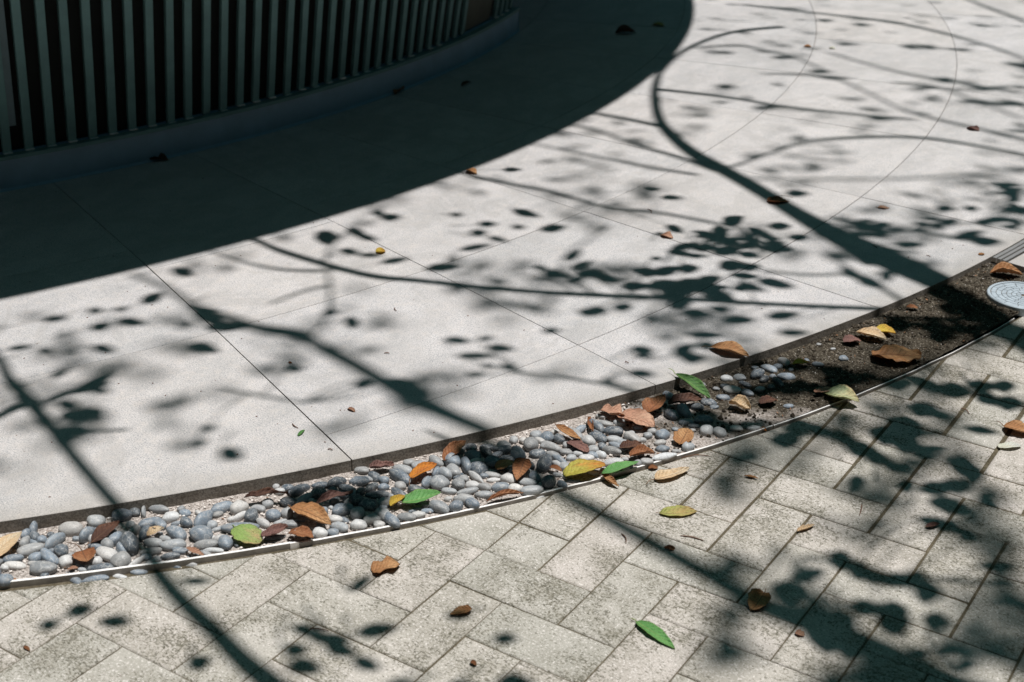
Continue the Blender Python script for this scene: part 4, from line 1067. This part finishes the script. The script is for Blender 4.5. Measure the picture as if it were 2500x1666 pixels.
def fallen(b, t_, wpx, mat, label, kind='ovate', z=0.0, zt=None, curl=.25, bend=.15, twist=0.0, crumple=.12, stem=.25, torn=0.0, ratio=.62, lobes=0, flip=1, stem_to=None):
    """b, t_: picture points of the leaf's base and tip; wpx its apparent width; z / zt heights at base and tip"""
    if zt is None: zt = z
    pb, pt = un(b[0], b[1], z), un(t_[0], t_[1], zt)
    ax = pt - pb; L = ax.length; wid = wpx * perp_m((b[0] + t_[0]) / 2, (b[1] + t_[1]) / 2, t_[0] - b[0], t_[1] - b[1])
    wid = min(wid * .93, L * ratio * 1.2); wid = max(wid, L * .18)
    X = ax.normalized(); Y = Vector((-X.y, X.x, 0)).normalized() * flip; Z = X.cross(Y) * flip
    if Z.z < 0: Z = -Z
    crumple *= .85; nl, nw = 22, 7; seed = Vector((b[0] * .13, b[1] * .17, 2.2)); vs = []; uv = []
    for i in range(nl + 1):
        t = i / nl; w = outline(kind, max(1e-4, min(t, .9999))) * wid / 2
        if lobes: w *= 1 + .30 * math.sin(t * PI * lobes * 2 + .6)
        for k in range(-nw, nw + 1):
            s = k / nw
            ww = w * (1 + (.16 * noise.noise(Vector((t * 6, (s > 0) * 3.0, 7)) + seed) + .07 * noise.noise(Vector((t * 19, (s > 0) * 3.0, 3)) + seed)) * (abs(s) > .6))
            if torn: ww *= 1 - torn * max(0, noise.noise(Vector((t * 3.2, (s > 0) * 5.0, 0)) + seed) + .15)
            y = s * ww; a_ = abs(s) * ww
            th = curl * abs(s) * 1.35                         # edges roll upward
            y2 = math.copysign(a_ * math.cos(th * .6), s); up = a_ * math.sin(th)
            arch = bend * L * (.34 if int(b[0]) % 3 else -.34) * math.sin(PI * t)
            n3 = noise.noise(Vector((t * 2.4, s * 1.4, 0)) + seed) * crumple * L * .55 + noise.noise(Vector((t * 7, s * 3.5, 5)) + seed) * crumple * L * .2
            n3 *= (.25 + abs(s)) * min(1, 4 * t + .2)
            tw = twist * (t - .3); yy = y2 * math.cos(tw) - up * math.sin(tw); zz = y2 * math.sin(tw) + up * math.cos(tw)
            vs.append(pb + X * (L * t) + Y * yy + Vector((0, 0, 1)) * 0 + Z * (zz + arch + n3)); uv.append((t, s))
    m_ = 2 * nw + 1; fs = [[i * m_ + k, i * m_ + k + 1, (i + 1) * m_ + k + 1, (i + 1) * m_ + k] for i in range(nl) for k in range(m_ - 1)]
    if torn:                                                  # nibbled holes and missing bits
        fs = [q for q in fs if noise.noise(Vector((uv[q[0]][0] * 5.5, uv[q[0]][1] * 2.8, 9)) + seed) < .62 - torn * .55]
    lo = min(((v_.z - (z + (zt - z) * u_[0])) for v_, u_ in zip(vs, uv)))
    vs = [v_ + Vector((0, 0, -lo + .0006)) for v_ in vs]
    org = pb.copy(); me = mesh('fallen_leaf', [v_ - org for v_ in vs], fs, LM[mat], True, uv)
    o = obj('fallen_leaf', me); o.location = org; tag(o, label, 'leaf', 'fallen leaves')
    so_ = o.modifiers.new('thickness', 'SOLIDIFY'); so_.thickness = .00035
    if stem or stem_to:
        zb = vs[nw] - org
        mb = MB()
        e = (un(stem_to[0], stem_to[1], z + .004) - org) if stem_to else zb - X * L * stem + Y * L * stem * .35 * random.uniform(-1, 1)
        P = []
        for i in range(7):
            t = i / 6; P.append(zb.lerp(e, t) + Vector((0, 0, .10 * (e - zb).length * math.sin(PI * t))) + Y * (.08 * (e - zb).length * math.sin(PI * t)))
        mb.tube(P, [.0009 - .0003 * i / 6 for i in range(7)], 5); mb.build('stem', GSTEM if mat in ('green', 'deep', 'pale', 'spotty') else STEMM, o, True)
        rb = MB(); mid = [vs[i * m_ + nw] - org + Z * .0003 for i in range(nl)]; rb.tube(mid, [.0007 * (1 - .8 * i / nl) for i in range(nl)], 4); rb.build('midrib', GSTEM if mat in ('green', 'deep', 'pale', 'spotty') else STEMM, o, True)
    return o


G = .014    # resting height on the pebbles
K = SLAB
leaf = fallen
leaf((-22, 1366), (54, 1300), 42, 'cream', 'large pale cream and orange leaf at the far left end of the pebble gutter', 'ovate', G, G + .008, .2, .1, stem=0, crumple=.08)
leaf((223, 1328), (292, 1276), 30, 'dark', 'dark purplish brown leaf beside the kerb where the left branch shadow crosses', 'lance', G, G + .01, .3, .08, crumple=.14)
leaf((201, 1348), (214, 1374), 62, 'rust', 'broad rusty orange leaf with a long curled stem on the left pebbles', 'round', G, G + .004, .25, .12, ratio=2.2, stem_to=(162, 1325), crumple=.14)
leaf((359, 1310), (401, 1290), 20, 'cream', 'small lacy cream leaf full of holes on the grey pebbles', 'round', G, G + .004, .3, .1, torn=.55, stem=0)
leaf((163, 1392), (194, 1388), 9, 'pink', 'small pale orange scrap against the edging below the rusty leaf', 'lance', .006, .006, .3, .1, stem=0)
leaf((28, 1417), (42, 1422), 10, 'orange', 'tiny orange scrap in the grit at the lower left corner', 'blunt', .006, .006, .3, .1, stem=0)
leaf((456, 1340), (498, 1358), 14, 'pink', 'small tan leaf wedged between the edging and a grey pebble', 'blunt', G, .009, .3, .1, stem=0)
leaf((596, 1222), (705, 1211), 16, 'dark', 'long dark reddish brown curled leaf bridging the pebbles near the kerb', 'lance', G, G + .006, .7, .16, .5, .2, stem=0)
leaf((573, 1290), (636, 1328), 56, 'spotty', 'round green and yellow leaf with a brown patch against the edging', 'round', G + .004, G - .004, .12, .08, ratio=1.2, stem=.12, crumple=.08)
leaf((639, 1314), (703, 1288), 22, 'mauve', 'dull mauve folded leaf left of the red brown one by the edging', 'blunt', G, G + .008, .5, .14, .4, .2, stem=0)
leaf((706, 1302), (765, 1316), 32, 'rust', 'reddish brown ragged leaf touching the edging joint', 'blunt', G, G, .3, .12, 0, .2, stem=0, torn=.3)
leaf((710, 1242), (809, 1284), 46, 'tan', 'large orange brown leaf with a folded back edge in the middle of the pebbles', 'ovate', G + .002, G + .006, .4, .12, .35, .14, stem=.1)
leaf((766, 1236), (862, 1203), 15, 'mauve', 'thin purplish brown strip of leaf over the dark shaded pebbles', 'lance', G, G + .006, .5, .1, .5, .2, stem=.1)
leaf((903, 1146), (962, 1137), 17, 'mauve', 'brown curled leaf lying tight against the foot of the kerb', 'blunt', G, G, .5, .15, .3, .22, stem=0)
leaf((1003, 1170), (1066, 1134), 26, 'orange', 'bright orange leaf standing on edge between two grey pebbles', 'blunt', G, G + .010, .35, .1, .3, .12, stem_to=(1000, 1188))
leaf((1084, 1128), (1138, 1079), 32, 'rust', 'reddish brown leaf leaning up against the kerb', 'ovate', G, G + .018, .35, .12, .3, .14, stem=0)
leaf((953, 1238), (990, 1212), 22, 'yellow', 'small folded yellow leaf behind the serrated green one', 'ovate', G, G + .006, .6, .1, .3, .1, stem=0)
leaf((981, 1231), (1076, 1205), 33, 'green', 'serrated green leaf lying on pale pebbles just behind the edging', 'ovate', G, G + .010, .28, .10, .15, .08, stem=.08)
leaf((1211, 1146), (1256, 1131), 28, 'tan', 'flat triangular brown leaf left of the heart shaped one', 'blunt', G, G + .004, .25, .1, 0, .14, stem=0)
leaf((1281, 1123), (1262, 1177), 48, 'rust', 'heart shaped brown leaf pointing down among the pebbles', 'ovate', G + .012, G, .35, .12, 0, .12, stem=.1, ratio=.95)
leaf((1187, 1228), (1278, 1206), 14, 'rust', 'dark arched leaf curling up behind the edging in the middle', 'lance', .008, .012, .8, .22, .2, .1, stem=0)
leaf((1356, 1040), (1419, 1078), 19, 'tan', 'narrow ribbed orange brown leaf on the pebbles below the kerb', 'lance', G + .008, G + .006, .3, .1, .1, .08, stem=.1)
leaf((1388, 1080), (1437, 1106), 25, 'mauve', 'greyish mauve leaf under the narrow ribbed one', 'blunt', G, G, .2, .08, 0, .18, stem=0)
leaf((1437, 1024), (1448, 1060), 16, 'rust', 'small crumpled rust scrap standing between pebbles near the kerb', 'blunt', G, G, .6, .15, .8, .3, stem=0, ratio=.9)
leaf((1467, 1004), (1525, 1017), 36, 'pink', 'pinkish tan crisp leaf at the kerb foot with a wavy outline', 'blunt', G, G + .004, .3, .1, 0, .2, stem=0, lobes=2)
leaf((1513, 1016), (1597, 1044), 42, 'pink', 'large crisp pinkish leaf with turned up golden edge in the pebbles', 'blunt', G, G + .003, .3, .1, .2, .18, stem=0, torn=.15)
leaf((1578, 1013), (1622, 968), 46, 'rust', 'dark tipped brown leaf propped beside the kerb', 'ovate', G, G + .018, .4, .12, 0, .14, stem=0)
leaf((1633, 990), (1712, 976), 20, 'dark', 'brown leaf with yellow rim hidden under the slender green leaf', 'blunt', G, G + .004, .5, .14, .4, .15, stem=0)
leaf((1648, 914), (1735, 977), 27, 'deep', 'slender green leaf hanging from the walkway edge down into the gutter', 'lance', SLAB + .006, G, .45, .10, .3, .06, stem_to=(1632, 900), ratio=.4)
leaf((1659, 1088), (1681, 1050), 50, 'tan', 'fan shaped orange brown leaf with fine radiating veins on the soil', 'round', .012, .024, .2, .1, 0, .12, stem=.05, ratio=1.4)
leaf((1515, 1097), (1566, 1087), 23, 'dark', 'dark chocolate brown leaf beside a pale oval pebble', 'blunt', G, G, .35, .14, 0, .2, stem=.1)
leaf((1538, 1117), (1597, 1108), 22, 'rust', 'brown leaf with upturned orange rim next to the chocolate brown one', 'blunt', G, G, .6, .18, .3, .15, stem=0)
leaf((1378, 1164), (1478, 1137), 38, 'yg', 'big yellow green leaf turning orange at its tip behind the edging', 'blunt', G - .002, G + .006, .3, .10, .1, .14, stem=0)
leaf((1468, 1159), (1559, 1129), 23, 'green', 'narrow green leaf lying across the metal edging', 'lance', .016, .018, .2, .06, 0, .06, stem=0)
leaf((1467, 1160), (1511, 1192), 16, 'tan', 'curled golden brown leaf hanging over the edging onto the pavers', 'lance', .010, .003, .7, .12, .4, .15, stem=0)
leaf((1343, 1141), (1371, 1152), 13, 'rust', 'small orange brown scrap among dark pebbles left of the yellow green leaf', 'blunt', G, G, .3, .12, stem=0)
leaf((1599, 1176), (1682, 1147), 27, 'cream', 'bright cream leaf arched on the pavers just below the edging', 'ovate', .001, .004, .35, .12, .1, .1, stem_to=(1577, 1183))
leaf((1608, 1257), (1702, 1252), 27, 'olive', 'mottled olive yellow leaf lying in the branch shade on the pavers', 'lance', .001, .001, .3, .10, .1, .1, stem=.08)
leaf((1732, 850), (1828, 872), 24, 'tan', 'long brown leaf on the walkway edge with its stem over the kerb', 'lance', K + .001, K + .004, .35, .10, .1, .12, stem_to=(1712, 848))
leaf((1934, 891), (1975, 886), 13, 'yellow', 'small yellow leaf with an orange tip on the dark soil', 'lance', .015, .016, .3, .1, stem=.15)
leaf((1781, 988), (1833, 1000), 28, 'cream', 'crumpled cream leaf folded double on the soil', 'blunt', .014, .016, .7, .18, .8, .28, stem=0)
leaf((1855, 986), (1897, 978), 24, 'dark', 'triangular dull brown leaf right of the folded cream one', 'blunt', .014, .016, .3, .12, 0, .16, stem=0)
leaf((1989, 960), (2029, 952), 15, 'pink', 'ragged pinkish scrap of leaf left of the pale green leaf', 'blunt', .016, .016, .35, .12, .3, .2, stem=0, torn=.35)
leaf((2014, 962), (2098, 984), 32, 'pale', 'pale green leaf with a rusty curled tip resting over the edging', 'ovate', .014, .012, .35, .10, .1, .1, stem=.06)
leaf((2089, 812), (2166, 831), 22, 'cream', 'pale peach leaf lying on the soil, overlapping a yellow one', 'lance', .018, .018, .4, .08, .1, .06, stem=0)
leaf((2134, 806), (2187, 816), 22, 'yellow', 'yellow olive leaf behind the pale peach one on the soil', 'ovate', .016, .018, .3, .1, 0, .1, stem=0)
leaf((2059, 836), (2102, 833), 16, 'mauve', 'dusky purple leaf below the peach one on the soil', 'blunt', .015, .015, .3, .12, 0, .16, stem=0)
leaf((2128, 870), (2248, 878), 50, 'tan', 'largest leaf, big crumpled brown one at the edging on the right', 'blunt', .016, .016, .10, .05, .25, .34, stem=0, ratio=.62, torn=.12)
leaf((2416, 670), (2496, 672), 19, 'tan', 'curled orange brown leaf behind the manhole cover', 'lance', .018, .018, .6, .16, .5, .16, stem=0)
leaf((2213, 751), (2241, 754), 10, 'rust', 'small brown scrap on the soil in the branch shadow near the kerb', 'blunt', .016, .016, .3, .1, stem=0)
leaf((2100, 735), (2115, 755), 12, 'rust', 'reddish scrap half buried in soil beside the walkway edge', 'blunt', .016, .016, .2, .1, stem=0)
leaf((908, 1397), (977, 1380), 34, 'tan', 'lobed orange brown leaf lying on the pavers below the gutter', 'blunt', .001, .004, .35, .12, 0, .16, stem=0, lobes=1.5)
leaf((1152, 1489), (1098, 1504), 21, 'tan', 'small pointed brown leaf alone on the pavers at bottom centre', 'ovate', .003, .001, .4, .14, .1, .12, stem=0)
leaf((1553, 1519), (1648, 1587), 31, 'green', 'fresh green leaf lying alone on the pavers at the bottom', 'ovate', .001, .001, .28, .08, .1, .05, stem_to=(1541, 1510))
leaf((1866, 1452), (1836, 1495), 58, 'tan', 'crumpled golden brown leaf standing up on the pavers', 'blunt', .004, .001, .35, .10, .0, .24, stem=.2, ratio=1.0)
leaf((1947, 1300), (1988, 1284), 14, 'cream', 'small folded cream leaf on a paver joint', 'blunt', .001, .002, .8, .12, .2, .08, stem=0)
leaf((1941, 1546), (1964, 1554), 16, 'pink', 'tiny tan scrap on the pavers right of the golden brown leaf', 'round', .001, .001, .4, .15, stem=0, ratio=1.1)
leaf((1620, 1340), (1648, 1343), 10, 'rust', 'tiny twisted reddish scrap on a paver below the olive leaf', 'lance', .001, .001, .8, .1, 1.2, .3, stem=0)
leaf((2262, 1290), (2294, 1281), 13, 'mauve', 'small reddish brown leaf on the pavers at right', 'blunt', .002, .003, .5, .16, .2, .18, stem=.15)
leaf((2449, 1042), (2525, 1066), 28, 'tan', 'orange and mauve leaf cut by the right edge of the picture', 'ovate', .003, .003, .3, .1, 0, .1, stem_to=(2433, 1029))
leaf((2437, 1094), (2493, 1090), 17, 'white', 'bleached white leaf on a paver near the right edge', 'blunt', .001, .002, .25, .08, .1, .1, stem=0)
leaf((59, 1579), (73, 1590), 11, 'rust', 'tiny orange scrap on the pavers at the lower left', 'blunt', .001, .001, .3, .1, stem=0)
leaf((1148, 1617), (1163, 1627), 12, 'rust', 'small dark red bud scale at the bottom edge', 'round', .001, .001, .6, .2, stem=0, ratio=1.1)
leaf((1816, 1163), (1851, 1170), 6, 'tan', 'thin tan strip of leaf on the pavers right of the bright cream leaf', 'lance', .001, .001, .4, .05, stem=0)
leaf((1853, 1045), (1872, 1054), 8, 'orange', 'small amber scrap by a chip of edging where the soil begins', 'lance', .004, .003, .4, .1, stem=0)
leaf((1583, 1146), (1606, 1144), 12, 'rust', 'small red brown scrap just outside the edging', 'blunt', .001, .001, .5, .14, .4, .2, stem=0)
leaf((918, 618), (941, 616), 19, 'yellow', 'small yellow leaf on the walkway slab joint', 'blunt', K, K, .4, .12, 0, .12, stem=0, ratio=1.0)
leaf((1138, 418), (1164, 427), 12, 'tan', 'small tan leaf on the edge of the building shadow', 'lance', K, K, .4, .1, stem=0)
leaf((1872, 494), (1926, 495), 17, 'rust', 'brown leaf with a curved stem lying on the thick branch shadow', 'ovate', K, K, .4, .12, 0, .1, stem_to=(1936, 483))
leaf((1613, 575), (1643, 584), 13, 'pink', 'small pink brown leaf on the walkway left of the leafy shadow', 'lance', K, K, .4, .12, stem_to=(1608, 569))
leaf((2142, 508), (2171, 509), 13, 'pink', 'small pinkish leaf on the walkway right of the thick branch shadow', 'lance', K, K, .2, .1, stem=.2)
leaf((2360, 313), (2391, 321), 9, 'mauve', 'thin brown leaf near the right edge of the walkway', 'lance', K, K, .4, .12, stem=0)
leaf((1961, 114), (1981, 116), 8, 'tan', 'tiny tan leaf far up the walkway', 'lance', K, K, .3, .1, stem=0)
leaf((2023, 118), (2040, 121), 7, 'white', 'tiny white leaf far up the walkway', 'lance', K, K, .3, .1, stem=0)
leaf((1592, 61), (1622, 66), 10, 'olive', 'olive leaf inside the building shadow at the top', 'lance', K, K, .3, .1, stem=0)
leaf((1502, 83), (1553, 82), 11, 'dark', 'dark curled leaf inside the building shadow left of the olive one', 'lance', K, K, .6, .16, .3, .1, stem=0)
leaf((965, 232), (984, 218), 16, 'rust', 'brown leaf in the shade close to the plinth', 'blunt', K, K, .6, .2, .3, .2, stem=.2)
leaf((1126, 213), (1150, 202), 8, 'dark', 'dark thin leaf in the shade right of the brown one', 'lance', K, K, .5, .12, stem=0)
leaf((361, 393), (412, 393), 12, 'dark', 'dark curled leaf in the shade at left below the slats', 'lance', K, K, .6, .16, .3, .1, stem=0)
leaf((728, 1066), (744, 1051), 8, 'green', 'tiny green leaf beside a slab joint near the kerb', 'ovate', K, K, .3, .1, stem=0)
leaf((850, 998), (867, 1007), 9, 'pink', 'tiny pinkish leaf in the middle of a slab near the kerb', 'blunt', K, K, .4, .16, stem=0)
leaf((705, 885), (712, 889), 5, 'rust', 'speck of reddish leaf on the left slab', 'blunt', K, K, .3, .1, stem=0)
leaf((2388, 623), (2404, 622), 6, 'tan', 'speck of tan leaf near the walkway corner', 'lance', K, K, .4, .1, stem=0)

TW = [((1517, 1304), (1528, 1327), 0, 'short brown twig on the pavers left of the branch shade'), ((2104, 1232), (2098, 1260), 0, 'short dark twig lying upright on a pale paver'), ((1664, 1119), (1731, 1114), 0, 'thin dark curved twig on the pavers near the edging'),
      ((1661, 1309), (1717, 1321), 0, 'thin dark twig in the branch shade below the olive leaf'), ((2346, 997), (2366, 1011), 0, 'short stout twig on a paver joint at right'), ((757, 1535), (803, 1541), 0, 'thin reddish twig on the lower pavers'),
      ((938, 863), (951, 863), K, 'tiny dark twig on the walkway slab'), ((964, 752), (968, 760), K, 'tiny hooked twig on the walkway slab'), ((1580, 511), (1590, 521), K, 'small dark twig on the walkway above the leafy shadow'), ((714, 1035), (728, 1046), K, 'rust coloured twig fragments in the slab joint'),
      ((2130, 600), (2142, 607), K, 'small curved twig on the walkway below the thick branch shadow'), ((2262, 624), (2272, 628), K, 'small hooked twig near the walkway edge at right'), ((1526, 884), (1535, 887), K, 'small dark bud twig on the slab near the kerb'), ((800, 1098), (812, 1100), K, 'tiny pale twig on the kerb slab')]
for b, t_, z, lab in TW:
    p, q = un(*b, z + .001), un(*t_, z + .001); sd_ = (q - p).cross(Vector((0, 0, 1))) * random.uniform(-.18, .18)
    P = [p.lerp(q, i / 6) - p + sd_ * math.sin(PI * i / 6) + Vector((0, 0, .0012 * math.sin(PI * i / 6) + .0006)) for i in range(7)]
    mb = MB(); mb.tube(P, [.0008, .0011, .001, .0012, .001, .0009, .0006], 6)
    o = mb.build('twig', TWIGM, None, True); o.location = p; tag(o, lab, 'twig', 'fallen twigs')
# crumbs of debris on the slabs
cr = MB()
for i in range(260):
    X, Y = random.uniform(0, 2450), random.uniform(430, 1250); p = un(X, Y, K)
    if (p.xy - KC).length > KR - .01 or (p - Vector((CB.x, CB.y, K))).length < 3.95: continue
    s_ = random.choice([.0007, .0009, .0011, .0016]); an = random.uniform(0, 3.1)
    cr.add([Vector((p.x + (q.x * math.cos(an) * 1.6 - q.y * math.sin(an)) * s_, p.y + (q.x * math.sin(an) * 1.6 + q.y * math.cos(an)) * s_, K + .0006 + q.z * s_ * .6)) for q in IV], IF)
tag(cr.build('crumbs', TWIGM, walkway), kind='stuff')
